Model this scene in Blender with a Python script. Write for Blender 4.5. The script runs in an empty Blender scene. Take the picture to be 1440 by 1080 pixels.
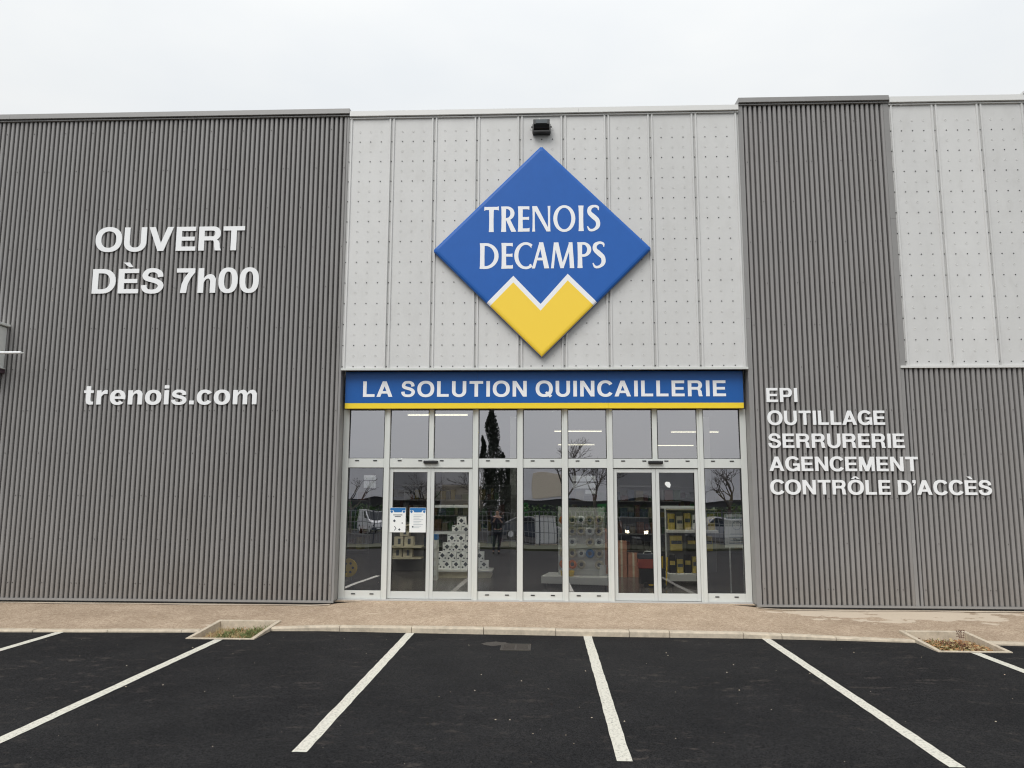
import bpy, bmesh, math, random
from mathutils import Vector, Matrix
R = math.radians
PI = math.pi
random.seed(7)
S = bpy.context.scene
COL = S.collection

# ------------------------------------------------------------------ camera, world, sun, exposure
cd = bpy.data.cameras.new('camera'); cam = bpy.data.objects.new('camera', cd); COL.objects.link(cam)
cd.sensor_fit = 'HORIZONTAL'; cd.sensor_width = 36.0; cd.lens = 36.0 * 1083 / 1440
cd.clip_start = .05; cd.clip_end = 2000
YAW, PIT, ROLL = .0418, .1362, .0031
Rz = Matrix.Rotation(YAW, 3, 'Z')
Rx = Matrix.Rotation(PIT + PI / 2, 3, 'X')
Rr = Matrix.Rotation(ROLL, 3, 'Z')
cam.matrix_world = Matrix.Translation((0, -12.5, 1.8)) @ (Rz @ Rx @ Rr).to_4x4()
S.camera = cam

SUN_EL, SUN_AZ = 48, 205       # degrees; the sun stands behind and a little left of the camera, veiled by cloud
w = bpy.data.worlds.new('World'); S.world = w; w.use_nodes = True
nt = w.node_tree; nt.nodes.clear(); L = nt.links
out = nt.nodes.new('ShaderNodeOutputWorld'); bg = nt.nodes.new('ShaderNodeBackground')
sky = nt.nodes.new('ShaderNodeTexSky'); sky.sky_type = 'NISHITA'; sky.sun_disc = False
sky.sun_elevation = R(SUN_EL); sky.sun_rotation = R(SUN_AZ); sky.dust_density = 4
hs = nt.nodes.new('ShaderNodeHueSaturation'); hs.inputs['Saturation'].default_value = .35
tc = nt.nodes.new('ShaderNodeTexCoord'); mp = nt.nodes.new('ShaderNodeMapping'); mp.inputs['Scale'].default_value = (1.2, 1.2, 2.6)
nz = nt.nodes.new('ShaderNodeTexNoise'); nz.inputs['Scale'].default_value = 1.7; nz.inputs['Detail'].default_value = 5
nz.inputs['Roughness'].default_value = .5
cr = nt.nodes.new('ShaderNodeValToRGB')
cr.color_ramp.elements[0].position = .36; cr.color_ramp.elements[0].color = (7.75, 8.05, 8.30, 1)
cr.color_ramp.elements[1].position = .66; cr.color_ramp.elements[1].color = (8.75, 8.85, 8.80, 1)
mx = nt.nodes.new('ShaderNodeMix'); mx.data_type = 'RGBA'; mx.inputs[0].default_value = .93
L.new(tc.outputs['Generated'], mp.inputs[0]); L.new(mp.outputs[0], nz.inputs['Vector']); L.new(nz.outputs[0], cr.inputs[0])
sz = nt.nodes.new('ShaderNodeSeparateXYZ'); L.new(tc.outputs['Generated'], sz.inputs[0])
zr = nt.nodes.new('ShaderNodeMapRange'); zr.inputs[1].default_value = 0; zr.inputs[2].default_value = 1; zr.inputs[3].default_value = .655; zr.inputs[4].default_value = 1.26
L.new(sz.outputs[2], zr.inputs[0])
vm = nt.nodes.new('ShaderNodeVectorMath'); vm.operation = 'SCALE'; L.new(cr.outputs[0], vm.inputs[0]); L.new(zr.outputs[0], vm.inputs['Scale'])
L.new(sky.outputs[0], hs.inputs['Color']); L.new(hs.outputs[0], mx.inputs[6]); L.new(vm.outputs[0], mx.inputs[7])
L.new(mx.outputs[2], bg.inputs[0]); bg.inputs[1].default_value = .1; L.new(bg.outputs[0], out.inputs[0])

sd = bpy.data.lights.new('sun', 'SUN'); sd.energy = 1.5; sd.angle = R(35); sd.color = (1, .975, .94)
sun = bpy.data.objects.new('sun', sd); COL.objects.link(sun)
az = R(SUN_AZ)
to_sun = Vector((math.sin(az) * math.cos(R(SUN_EL)), math.cos(az) * math.cos(R(SUN_EL)), math.sin(R(SUN_EL))))
sun.rotation_euler = to_sun.to_track_quat('Z', 'Y').to_euler(); sun.location = (-6, -20, 20)
vs = S.view_settings; vs.view_transform = 'Standard'; vs.look = 'None'; vs.exposure = .28; vs.gamma = 1; vs.use_curve_mapping = False
S.render.engine = 'CYCLES'
S.cycles.pixel_filter_type = 'BLACKMAN_HARRIS'; S.cycles.filter_width = 1.15
S.cycles.max_bounces = 8; S.cycles.transparent_max_bounces = 12; S.cycles.use_denoising = True

# ------------------------------------------------------------------ helpers: materials
def srgb(r, g, b):
    f = lambda c: (c / 255 / 12.92) if c / 255 <= .04045 else ((c / 255 + .055) / 1.055) ** 2.4
    return (f(r), f(g), f(b), 1)
def mat(name, col, rough=.6, metal=0, spec=.5, vary=0, scale=8, stretch=(1, 1, 1), bump=0, bscale=200, emit=None, dirt=None, dscale=3):
    m = bpy.data.materials.new(name); m.use_nodes = True; n = m.node_tree; p = n.nodes['Principled BSDF']
    p.inputs['Base Color'].default_value = (*col[:3], 1); p.inputs['Roughness'].default_value = rough
    p.inputs['Metallic'].default_value = metal; p.inputs['Specular IOR Level'].default_value = spec
    if vary or bump or dirt:
        t = n.nodes.new('ShaderNodeTexCoord'); g = n.nodes.new('ShaderNodeNewGeometry')
        mpp = n.nodes.new('ShaderNodeMapping'); mpp.inputs['Scale'].default_value = stretch
        n.links.new(g.outputs['Position'], mpp.inputs[0])
    if vary or dirt:
        a = n.nodes.new('ShaderNodeTexNoise'); a.inputs['Scale'].default_value = scale; a.inputs['Detail'].default_value = 6
        a.inputs['Roughness'].default_value = .65
        n.links.new(mpp.outputs[0], a.inputs['Vector'])
        r = n.nodes.new('ShaderNodeValToRGB')
        r.color_ramp.elements[0].position = .3; r.color_ramp.elements[1].position = .7
        r.color_ramp.elements[0].color = (*[c * (1 - vary) for c in col[:3]], 1)
        r.color_ramp.elements[1].color = (*[min(1, c * (1 + vary)) for c in col[:3]], 1)
        n.links.new(a.outputs[0], r.inputs[0]); last = r.outputs[0]
        if dirt:
            d = n.nodes.new('ShaderNodeTexNoise'); d.inputs['Scale'].default_value = dscale; d.inputs['Detail'].default_value = 8
            d.inputs['Roughness'].default_value = .7
            n.links.new(mpp.outputs[0], d.inputs['Vector'])
            dr = n.nodes.new('ShaderNodeValToRGB'); dr.color_ramp.elements[0].position = .5; dr.color_ramp.elements[1].position = .75
            dr.color_ramp.elements[1].color = (dirt[3],) * 3 + (1,)
            n.links.new(d.outputs[0], dr.inputs[0])
            q = n.nodes.new('ShaderNodeMix'); q.data_type = 'RGBA'
            n.links.new(dr.outputs[0], q.inputs[0]); n.links.new(last, q.inputs[6]); q.inputs[7].default_value = (*dirt[:3], 1)
            last = q.outputs[2]
        n.links.new(last, p.inputs['Base Color'])
    if bump:
        b = n.nodes.new('ShaderNodeBump'); b.inputs['Strength'].default_value = bump; b.inputs['Distance'].default_value = .01
        c = n.nodes.new('ShaderNodeTexNoise'); c.inputs['Scale'].default_value = bscale; c.inputs['Detail'].default_value = 3
        n.links.new(mpp.outputs[0], c.inputs['Vector']); n.links.new(c.outputs[0], b.inputs['Height']); n.links.new(b.outputs[0], p.inputs['Normal'])
    if emit:
        p.inputs['Emission Color'].default_value = (*emit[:3], 1); p.inputs['Emission Strength'].default_value = emit[3]
    return m

def asphalt_mat():
    m = bpy.data.materials.new('asphalt'); m.use_nodes = True; n = m.node_tree; p = n.nodes['Principled BSDF']; l = n.links
    g = n.nodes.new('ShaderNodeNewGeometry')
    def noise(sc, det=4, ro=.6, st=(1, 1, 1)):
        k = n.nodes.new('ShaderNodeMapping'); k.inputs['Scale'].default_value = st; l.new(g.outputs['Position'], k.inputs[0])
        a = n.nodes.new('ShaderNodeTexNoise'); a.inputs['Scale'].default_value = sc; a.inputs['Detail'].default_value = det
        a.inputs['Roughness'].default_value = ro; l.new(k.outputs[0], a.inputs['Vector']); return a.outputs[0]
    def ramp(s, p0, c0, p1, c1):
        r = n.nodes.new('ShaderNodeValToRGB'); r.color_ramp.elements[0].position = p0; r.color_ramp.elements[1].position = p1
        r.color_ramp.elements[0].color = (*c0, 1); r.color_ramp.elements[1].color = (*c1, 1); l.new(s, r.inputs[0]); return r.outputs[0]
    def mix(f, a, b, mode='MIX'):
        q = n.nodes.new('ShaderNodeMix'); q.data_type = 'RGBA'; q.blend_type = mode
        for i, v in ((0, f), (6, a), (7, b)):
            if isinstance(v, (int, float)): q.inputs[i].default_value = v
            elif isinstance(v, tuple): q.inputs[i].default_value = (*v, 1)
            else: l.new(v, q.inputs[i])
        return q.outputs[2]
    base = mix(.5, ramp(noise(85, 3, .7), .40, (.002, .0022, .003), .62, (.045, .045, .0455)), ramp(noise(34, 7, .85), .42, (.004, .0042, .005), .60, (.031, .031, .0315)))
    patch = ramp(noise(1.1, 4, .6), .35, (.78, .78, .80), .7, (1.15, 1.13, 1.13))
    c = mix(1.0, base, patch, 'MULTIPLY')
    scuff = ramp(noise(6, 10, .78, (.8, 1.3, 1)), .55, (0, 0, 0), .68, (.6, .6, .6))
    area = ramp(noise(.6, 3, .6), .40, (.08, .08, .08), .60, (1, 1, 1))
    c = mix(mix(1.0, scuff, area, 'MULTIPLY'), c, (.11, .093, .082))
    v = n.nodes.new('ShaderNodeTexVoronoi'); v.inputs['Scale'].default_value = 14; v.inputs['Randomness'].default_value = 1
    l.new(g.outputs['Position'], v.inputs['Vector'])
    dots = ramp(v.outputs['Distance'], .05, (1, 1, 1), .085, (0, 0, 0))
    pick = ramp(noise(2.7, 5, .7), .60, (0, 0, 0), .66, (.8, .8, .8))
    c = mix(mix(1.0, dots, pick, 'MULTIPLY'), c, (.22, .20, .17))
    l.new(c, p.inputs['Base Color']); p.inputs['Roughness'].default_value = .85; p.inputs['Specular IOR Level'].default_value = .10
    b = n.nodes.new('ShaderNodeBump'); b.inputs['Strength'].default_value = .5; b.inputs['Distance'].default_value = .006
    l.new(noise(140, 3, .7), b.inputs['Height']); l.new(b.outputs[0], p.inputs['Normal'])
    return m

def pavement_mat():
    m = bpy.data.materials.new('buff_pavement'); m.use_nodes = True; n = m.node_tree; p = n.nodes['Principled BSDF']; l = n.links
    g = n.nodes.new('ShaderNodeNewGeometry')
    def noise(sc, det=4, ro=.6, off=(0, 0, 0), st=(1, 1, 1)):
        k = n.nodes.new('ShaderNodeMapping'); k.inputs['Location'].default_value = off; k.inputs['Scale'].default_value = st; l.new(g.outputs['Position'], k.inputs[0])
        a = n.nodes.new('ShaderNodeTexNoise'); a.inputs['Scale'].default_value = sc; a.inputs['Detail'].default_value = det
        a.inputs['Roughness'].default_value = ro; l.new(k.outputs[0], a.inputs['Vector']); return a.outputs[0]
    def ramp(s, p0, c0, p1, c1):
        r = n.nodes.new('ShaderNodeValToRGB'); r.color_ramp.elements[0].position = p0; r.color_ramp.elements[1].position = p1
        r.color_ramp.elements[0].color = (*c0, 1); r.color_ramp.elements[1].color = (*c1, 1); l.new(s, r.inputs[0]); return r.outputs[0]
    def mix(f, a, b, mode='MIX'):
        q = n.nodes.new('ShaderNodeMix'); q.data_type = 'RGBA'; q.blend_type = mode
        for i, v in ((0, f), (6, a), (7, b)):
            if isinstance(v, (int, float)): q.inputs[i].default_value = v
            elif isinstance(v, tuple): q.inputs[i].default_value = (*v, 1)
            else: l.new(v, q.inputs[i])
        return q.outputs[2]
    base = mix(.55, ramp(noise(55, 4, .8), .40, (.19, .125, .08), .60, (.62, .51, .39)), ramp(noise(20, 6, .8), .40, (.27, .19, .13), .60, (.53, .43, .325)))
    patch = ramp(noise(1.8, 5, .6), .3, (.84, .82, .80), .7, (1.1, 1.1, 1.1))
    c = mix(1.0, base, patch, 'MULTIPLY')
    spots = ramp(noise(11, 8, .75), .66, (0, 0, 0), .70, (.65, .65, .65))
    c = mix(spots, c, (.16, .12, .09))
    # worn pale cement slurry in front of the right hand wall
    sx = n.nodes.new('ShaderNodeSeparateXYZ'); l.new(g.outputs['Position'], sx.inputs[0])
    def mr(s, a, b, c0, c1):
        r = n.nodes.new('ShaderNodeMapRange'); r.inputs[1].default_value = a; r.inputs[2].default_value = b
        r.inputs[3].default_value = c0; r.inputs[4].default_value = c1; l.new(s, r.inputs[0]); return r.outputs[0]
    def mth(op, a, b):
        q = n.nodes.new('ShaderNodeMath'); q.operation = op
        for i, v in enumerate((a, b)):
            if isinstance(v, (int, float)): q.inputs[i].default_value = v
            else: l.new(v, q.inputs[i])
        return q.outputs[0]
    gx = mth('MULTIPLY', mr(sx.outputs[0], 3.3, 4.1, 0, 1), mr(sx.outputs[0], 6.3, 7.8, 1, 0))
    gy = mr(sx.outputs[1], -1.25, -.3, 0, 1)
    k = mth('ADD', mth('MULTIPLY', mth('MULTIPLY', gx, gy), .36), noise(1.9, 4, .55, (3.3, 1.2, 0), (1, 1.6, 1)))
    c = mix(ramp(k, .70, (0, 0, 0), .715, (.8, .8, .8)), c, (.62, .53, .42))
    l.new(c, p.inputs['Base Color']); p.inputs['Roughness'].default_value = .9; p.inputs['Specular IOR Level'].default_value = .2
    b = n.nodes.new('ShaderNodeBump'); b.inputs['Strength'].default_value = .35; b.inputs['Distance'].default_value = .004
    l.new(noise(110, 3, .7), b.inputs['Height']); l.new(b.outputs[0], p.inputs['Normal'])
    return m

def glass_mat(name, fac, tint):
    m = bpy.data.materials.new(name); m.use_nodes = True; n = m.node_tree; n.nodes.clear(); l = n.links
    o = n.nodes.new('ShaderNodeOutputMaterial'); mxx = n.nodes.new('ShaderNodeMixShader')
    t = n.nodes.new('ShaderNodeBsdfTransparent'); t.inputs[0].default_value = (*tint, 1)
    g = n.nodes.new('ShaderNodeBsdfGlossy'); g.inputs['Roughness'].default_value = 0; g.inputs[0].default_value = (.97, .96, 1, 1)
    lw = n.nodes.new('ShaderNodeLayerWeight'); lw.inputs[0].default_value = .3
    mr = n.nodes.new('ShaderNodeMapRange'); mr.inputs[3].default_value = fac; mr.inputs[4].default_value = 1
    l.new(lw.outputs['Fresnel'], mr.inputs[0])
    mr.inputs[1].default_value = .1
    geo = n.nodes.new('ShaderNodeNewGeometry'); nz = n.nodes.new('ShaderNodeTexNoise'); nz.inputs['Scale'].default_value = 1.3; nz.inputs['Detail'].default_value = 1
    bp = n.nodes.new('ShaderNodeBump'); bp.inputs['Strength'].default_value = .35; bp.inputs['Distance'].default_value = .006
    l.new(geo.outputs['Position'], nz.inputs['Vector']); l.new(nz.outputs[0], bp.inputs['Height']); l.new(bp.outputs[0], g.inputs['Normal'])
    l.new(mr.outputs[0], mxx.inputs[0]); l.new(t.outputs[0], mxx.inputs[1]); l.new(g.outputs[0], mxx.inputs[2]); l.new(mxx.outputs[0], o.inputs[0])
    return m

M = {}
M['asphalt'] = asphalt_mat(); M['pavement'] = pavement_mat()
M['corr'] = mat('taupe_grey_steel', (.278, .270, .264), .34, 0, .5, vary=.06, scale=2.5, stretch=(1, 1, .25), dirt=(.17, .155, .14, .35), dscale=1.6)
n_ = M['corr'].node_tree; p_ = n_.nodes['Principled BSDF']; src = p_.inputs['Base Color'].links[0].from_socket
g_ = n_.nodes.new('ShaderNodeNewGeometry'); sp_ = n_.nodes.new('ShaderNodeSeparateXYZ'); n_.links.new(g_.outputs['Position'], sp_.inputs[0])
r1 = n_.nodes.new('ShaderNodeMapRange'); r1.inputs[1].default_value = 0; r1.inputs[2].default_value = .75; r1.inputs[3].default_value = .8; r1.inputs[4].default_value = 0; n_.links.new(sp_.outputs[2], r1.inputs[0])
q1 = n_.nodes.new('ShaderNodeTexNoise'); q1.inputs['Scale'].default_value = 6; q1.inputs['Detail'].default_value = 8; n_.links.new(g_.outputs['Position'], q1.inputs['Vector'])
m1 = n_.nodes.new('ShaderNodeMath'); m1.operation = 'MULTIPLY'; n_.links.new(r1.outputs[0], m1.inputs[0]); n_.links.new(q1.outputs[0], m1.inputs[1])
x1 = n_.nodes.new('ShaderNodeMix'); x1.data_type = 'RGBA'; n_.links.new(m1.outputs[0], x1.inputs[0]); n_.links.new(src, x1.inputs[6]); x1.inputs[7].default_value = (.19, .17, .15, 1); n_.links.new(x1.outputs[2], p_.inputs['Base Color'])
M['corr_trim'] = mat('taupe_grey_trim', (.262, .257, .252), .4, vary=.05, scale=3)
M['dark_screw'] = mat('dark_screw', (.05, .05, .052), .5)
M['taupe_screw'] = mat('screw_cap', (.07, .066, .062), .5)
M['panel'] = mat('light_grey_panel', (.64, .64, .632), .5, vary=.035, scale=2.2, stretch=(1, 1, .5), dirt=(.46, .45, .43, .3), dscale=4, bump=.06, bscale=14)
n_ = M['panel'].node_tree; p_ = n_.nodes['Principled BSDF']; src = p_.inputs['Base Color'].links[0].from_socket
oi = n_.nodes.new('ShaderNodeObjectInfo'); rr = n_.nodes.new('ShaderNodeMapRange'); rr.inputs[3].default_value = .955; rr.inputs[4].default_value = 1.035; n_.links.new(oi.outputs['Random'], rr.inputs[0])
vv = n_.nodes.new('ShaderNodeVectorMath'); vv.operation = 'SCALE'; n_.links.new(src, vv.inputs[0]); n_.links.new(rr.outputs[0], vv.inputs['Scale']); n_.links.new(vv.outputs[0], p_.inputs['Base Color'])
M['panel_rib'] = mat('light_grey_seam', (.68, .68, .665), .45)
M['groove'] = mat('joint_strip', (.5, .5, .49), .6)
M['alu'] = mat('pale_aluminium', (.645, .665, .64), .4, 0, .5, vary=.03, scale=3)
M['alu2'] = mat('door_aluminium', (.60, .62, .605), .38)
M['black'] = mat('black_plastic', (.012, .012, .013), .35)
M['rubber'] = mat('rubber', (.02, .02, .02), .7)
M['white_letter'] = mat('white_acrylic', (.90, .91, .92), .35)
M['print_white'] = mat('white_print', (.90, .91, .93), .5)
M['blue'] = mat('sign_blue', (.020, .122, .455), .42, spec=.3, vary=.03, scale=5)
M['blue2'] = mat('fascia_blue', (.012, .105, .38), .32, spec=.35)
M['yellow'] = mat('sign_yellow', (.98, .68, .055), .4)
M['yellow2'] = mat('stripe_yellow', (.93, .68, .03), .35)
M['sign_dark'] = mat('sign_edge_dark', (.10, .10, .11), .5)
M['concrete'] = mat('kerb_concrete', (.55, .475, .37), .9, vary=.16, scale=14, dirt=(.22, .18, .13, .55), dscale=5, bump=.4, bscale=120)
M['cement'] = mat('cement_strip', (.60, .51, .40), .9, vary=.12, scale=12, bump=.3, bscale=90)
M['line'] = mat('road_paint', (.66, .64, .56), .75, vary=.06, scale=60, dirt=(.14, .13, .11, 1), dscale=42, bump=.5, bscale=160)
M['iron'] = mat('cast_iron', (.05, .043, .036), .75, vary=.35, scale=40, bump=.5, bscale=70)
M['soil'] = mat('dry_soil', (.30, .21, .13), .95, vary=.35, scale=30, bump=.7, bscale=50)
M['glass'] = glass_mat('coated_glass', .46, (.80, .82, .82))
M['glass_door'] = glass_mat('door_glass', .16, (.86, .87, .85))
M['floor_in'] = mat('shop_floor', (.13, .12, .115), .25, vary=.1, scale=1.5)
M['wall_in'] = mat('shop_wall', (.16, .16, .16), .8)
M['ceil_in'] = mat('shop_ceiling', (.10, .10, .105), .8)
M['tube'] = mat('lamp_tube', (.9, .9, .85), .5, emit=(1, .93, .68, 1.7))
M['tube_fill'] = mat('lamp_tube_fill', (.9, .9, .85), .5, emit=(1, .97, .88, 60))  # strong glow for the added, unseen fill lamps near the shop front
M['white_paint'] = mat('white_paint', (.66, .66, .62), .5)
M['cream'] = mat('cream_carton', (.50, .46, .34), .7, vary=.1, scale=20)
M['far_shelf'] = mat('grey_shelf', (.18, .18, .18), .6)
M['paper'] = mat('paper', (.85, .87, .86), .7)
M['posterblue'] = mat('poster_blue', (.02, .16, .42), .5)
M['ink'] = mat('print_ink', (.06, .07, .09), .6)
M['greyink'] = mat('grey_ink', (.38, .44, .48), .6)
M['tool_yellow'] = mat('tool_yellow', (.72, .50, .03), .45)
M['dull_yellow'] = mat('dull_yellow', (.50, .39, .09), .55, vary=.2, scale=14)
M['orange'] = mat('orange_pack', (.62, .16, .04), .5)
M['brown_pack'] = mat('brown_pack', (.36, .17, .11), .6, vary=.15, scale=12)
M['red'] = mat('red_plastic', (.34, .06, .04), .45)
M['lens'] = mat('lamp_lens', (.045, .055, .062), .3)
M['cabinet'] = mat('cabinet_grey', (.74, .76, .74), .5)
M['cabinet_dark'] = mat('cabinet_base', (.06, .04, .05), .6)
M['street_wall'] = mat('far_cladding', (.82, .82, .86), .6, vary=.04, scale=.5)
M['street_dark'] = mat('far_dark', (.035, .035, .04), .7, vary=.3, scale=.6)
M['far_cream'] = mat('far_cream', (.74, .66, .54), .7)
M['far_green'] = mat('far_green', (.02, .20, .05), .6)
M['fence_grey'] = mat('fence_grey', (.22, .23, .24), .5)
M['green_a'] = mat('cypress_green', (.016, .026, .014), .8, vary=.4, scale=3)
M['green_b'] = mat('hedge_green', (.06, .12, .035), .8, vary=.5, scale=2)
M['weed'] = mat('weed_green', (.15, .19, .065), .8, vary=.4, scale=30)
M['straw'] = mat('dry_grass', (.42, .33, .17), .9, vary=.3, scale=40)
M['deadleaf'] = mat('dead_leaf', (.34, .17, .07), .8, vary=.5, scale=50)
M['deadred'] = mat('dead_leaf_dark', (.13, .05, .035), .8)
M['bark'] = mat('bark', (.10, .085, .07), .9)
M['verge'] = mat('verge_grass', (.055, .06, .03), .95, vary=.4, scale=3)
M['car_white'] = mat('white_car_paint', (.74, .75, .76), .25)
M['car_dark'] = mat('dark_car_paint', (.02, .022, .028), .2)
M['car_grey'] = mat('grey_car_paint', (.06, .07, .09), .2)
M['car_silver'] = mat('silver_car_paint', (.35, .36, .38), .25)
M['car_glass'] = mat('car_glass', (.02, .025, .03), .05)
M['headlamp'] = mat('headlamp', (.9, .9, .8), .3, emit=(1, .86, .55, 14))
M['skin'] = mat('skin', (.45, .28, .20), .55)
M['navy'] = mat('navy_cloth', (.018, .02, .032), .85)
M['dark_trs'] = mat('dark_trousers', (.02, .024, .035), .85)
M['hair'] = mat('dark_hair', (.03, .02, .015), .7)

# ------------------------------------------------------------------ helpers: geometry
class MB:
    def __init__(s): s.v = []; s.f = []; s.m = []
    def quad(s, pts, mi=0):
        k = len(s.v); s.v += [tuple(p) for p in pts]; s.f.append(tuple(range(k, k + len(pts)))); s.m.append(mi); return s
    def box(s, x0, x1, y0, y1, z0, z1, mi=0):
        k = len(s.v)
        s.v += [(x0, y0, z0), (x1, y0, z0), (x1, y1, z0), (x0, y1, z0), (x0, y0, z1), (x1, y0, z1), (x1, y1, z1), (x0, y1, z1)]
        s.f += [(k, k + 3, k + 2, k + 1), (k + 4, k + 5, k + 6, k + 7), (k, k + 1, k + 5, k + 4), (k + 1, k + 2, k + 6, k + 5), (k + 2, k + 3, k + 7, k + 6), (k + 3, k, k + 4, k + 7)]
        s.m += [mi] * 6; return s
    def cyl(s, c, r, h, axis='z', n=16, mi=0, r2=None):
        k = len(s.v); r2 = r if r2 is None else r2
        for j, (rr, t) in enumerate(((r, 0), (r2, h))):
            for i in range(n):
                a = 2 * PI * i / n; p, q = rr * math.cos(a), rr * math.sin(a)
                if axis == 'z': s.v.append((c[0] + p, c[1] + q, c[2] + t))
                elif axis == 'y': s.v.append((c[0] + p, c[1] + t, c[2] + q))
                else: s.v.append((c[0] + t, c[1] + p, c[2] + q))
        for i in range(n):
            j = (i + 1) % n; s.f.append((k + i, k + j, k + n + j, k + n + i)); s.m.append(mi)
        s.f.append(tuple(k + i for i in range(n))[::-1]); s.f.append(tuple(k + n + i for i in range(n))); s.m += [mi, mi]; return s
    def torus(s, c, R0, r, axis='y', n=18, m=8, mi=0):
        k = len(s.v)
        for i in range(n):
            a = 2 * PI * i / n
            for j in range(m):
                b = 2 * PI * j / m; rr = R0 + r * math.cos(b); p, q, t = rr * math.cos(a), rr * math.sin(a), r * math.sin(b)
                s.v.append((c[0] + p, c[1] + t, c[2] + q) if axis == 'y' else (c[0] + p, c[1] + q, c[2] + t))
        for i in range(n):
            for j in range(m):
                s.f.append((k + i * m + j, k + ((i + 1) % n) * m + j, k + ((i + 1) % n) * m + (j + 1) % m, k + i * m + (j + 1) % m)); s.m.append(mi)
        return s
    def tube(s, pts, rads, n=6, mi=0):
        rings = []
        for i, p in enumerate(pts):
            p = Vector(p); d = (Vector(pts[min(i + 1, len(pts) - 1)]) - Vector(pts[max(i - 1, 0)])).normalized()
            u = d.orthogonal().normalized(); v = d.cross(u); k = len(s.v); rings.append(k)
            for j in range(n):
                a = 2 * PI * j / n; s.v.append(tuple(p + (u * math.cos(a) + v * math.sin(a)) * rads[i]))
        for a, b in zip(rings, rings[1:]):
            for j in range(n):
                s.f.append((a + j, a + (j + 1) % n, b + (j + 1) % n, b + j)); s.m.append(mi)
        return s
    def prism(s, pts, axis, a0, a1, mi=0):
        """closed 2D outline extruded along an axis ('x': pts are (y,z); 'y': (x,z); 'z': (x,y))"""
        n = len(pts); k = len(s.v)
        for t in (a0, a1):
            for p, q in pts:
                s.v.append((t, p, q) if axis == 'x' else ((p, t, q) if axis == 'y' else (p, q, t)))
        for i in range(n):
            j = (i + 1) % n; s.f.append((k + i, k + j, k + n + j, k + n + i)); s.m.append(mi)
        s.f.append(tuple(k + i for i in range(n))[::-1]); s.f.append(tuple(k + n + i for i in range(n))); s.m += [mi, mi]; return s
    def mesh(s, name, mats, smooth=False, bevel=0, fix=True):
        me = bpy.data.meshes.new(name); me.from_pydata(s.v, [], s.f)
        for m in (mats if isinstance(mats, (list, tuple)) else [mats]): me.materials.append(m)
        me.polygons.foreach_set('material_index', s.m)
        if bevel or fix:
            b = bmesh.new(); b.from_mesh(me)
            if fix: bmesh.ops.recalc_face_normals(b, faces=b.faces)
            if bevel:
                bmesh.ops.bevel(b, geom=[e for e in b.edges if len(e.link_faces) == 2 and e.calc_face_angle(0) > .6], offset=bevel, segments=2, affect='EDGES', profile=.5)
            b.to_mesh(me); b.free()
        if smooth: me.polygons.foreach_set('use_smooth', [True] * len(me.polygons))
        me.update(); return me

def add(name, me, parent=None, loc=None, rot=None, kind=None, label=None, cat=None, group=None):
    o = bpy.data.objects.new(name, me); COL.objects.link(o)
    if parent: o.parent = parent
    if loc: o.location = loc
    if rot: o.rotation_euler = rot
    if kind: o['kind'] = kind
    if label: o['label'] = label
    if cat: o['category'] = cat
    if group: o['group'] = group
    return o
def thing(name, label, cat, loc=(0, 0, 0), rot=None, group=None):
    return add(name, None, None, loc, rot, None, label, cat, group)
def box(name, parent, m, x0, x1, y0, y1, z0, z1, bevel=0, **k):
    return add(name, MB().box(x0, x1, y0, y1, z0, z1).mesh(name, m, bevel=bevel), parent, **k)
def copy_tree(o, loc=None, rot=None, label=None):
    c = o.copy(); COL.objects.link(c)
    if loc is not None: c.location = loc
    if rot is not None: c.rotation_euler = rot
    if label: c['label'] = label
    for ch in list(o.children):
        d = ch.copy(); COL.objects.link(d); d.parent = c
        for g in list(ch.children):
            e = g.copy(); COL.objects.link(e); e.parent = d
    return c

# ------------------------------------------------------------------ ground
ZA = -.127                                   # asphalt level
g = MB()
def arect(x0, x1, y0, y1): g.quad([(x0, y0, ZA), (x1, y0, ZA), (x1, y1, ZA), (x0, y1, ZA)])
arect(-150, 150, -110, -2.70); arect(-150, -4.62, -2.70, -1.6); arect(-3.76, 4.76, -2.70, -1.6); arect(5.60, 150, -2.70, -1.6)
arect(-4.62, -3.76, -2.70, -2.35); arect(4.76, 5.60, -2.70, -2.645)
add('asphalt', g.mesh('asphalt', M['asphalt'], fix=False), kind='structure')
add('ground', MB().quad([(-700, -700, ZA - .25), (700, -700, ZA - .25), (700, 700, ZA - .25), (-700, 700, ZA - .25)]).mesh('ground', M['verge'], fix=False), kind='structure')

LINES = [(-6.525, -1.98, -6.60), (-4.19, -2.40, -6.60), (-1.812, -1.80, -6.57), (.57, -1.815, -6.645), (2.895, -1.93, -6.65), (5.165, -2.68, -6.65)]
for x, y0, y1 in LINES:
    mb = MB(); n = 40
    xs = [(x - .055 + random.uniform(-.0035, .0035), x + .055 + random.uniform(-.0035, .0035)) for _ in range(n + 1)]
    for i in range(n):
        a = y1 + (y0 - y1) * i / n; b = y1 + (y0 - y1) * (i + 1) / n
        mb.quad([(xs[i][0], a, ZA + .004), (xs[i][1], a, ZA + .004), (xs[i + 1][1], b, ZA + .004), (xs[i + 1][0], b, ZA + .004)])
    add('parking_line', mb.mesh('parking_line', M['line'], fix=False), kind='structure')

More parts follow.
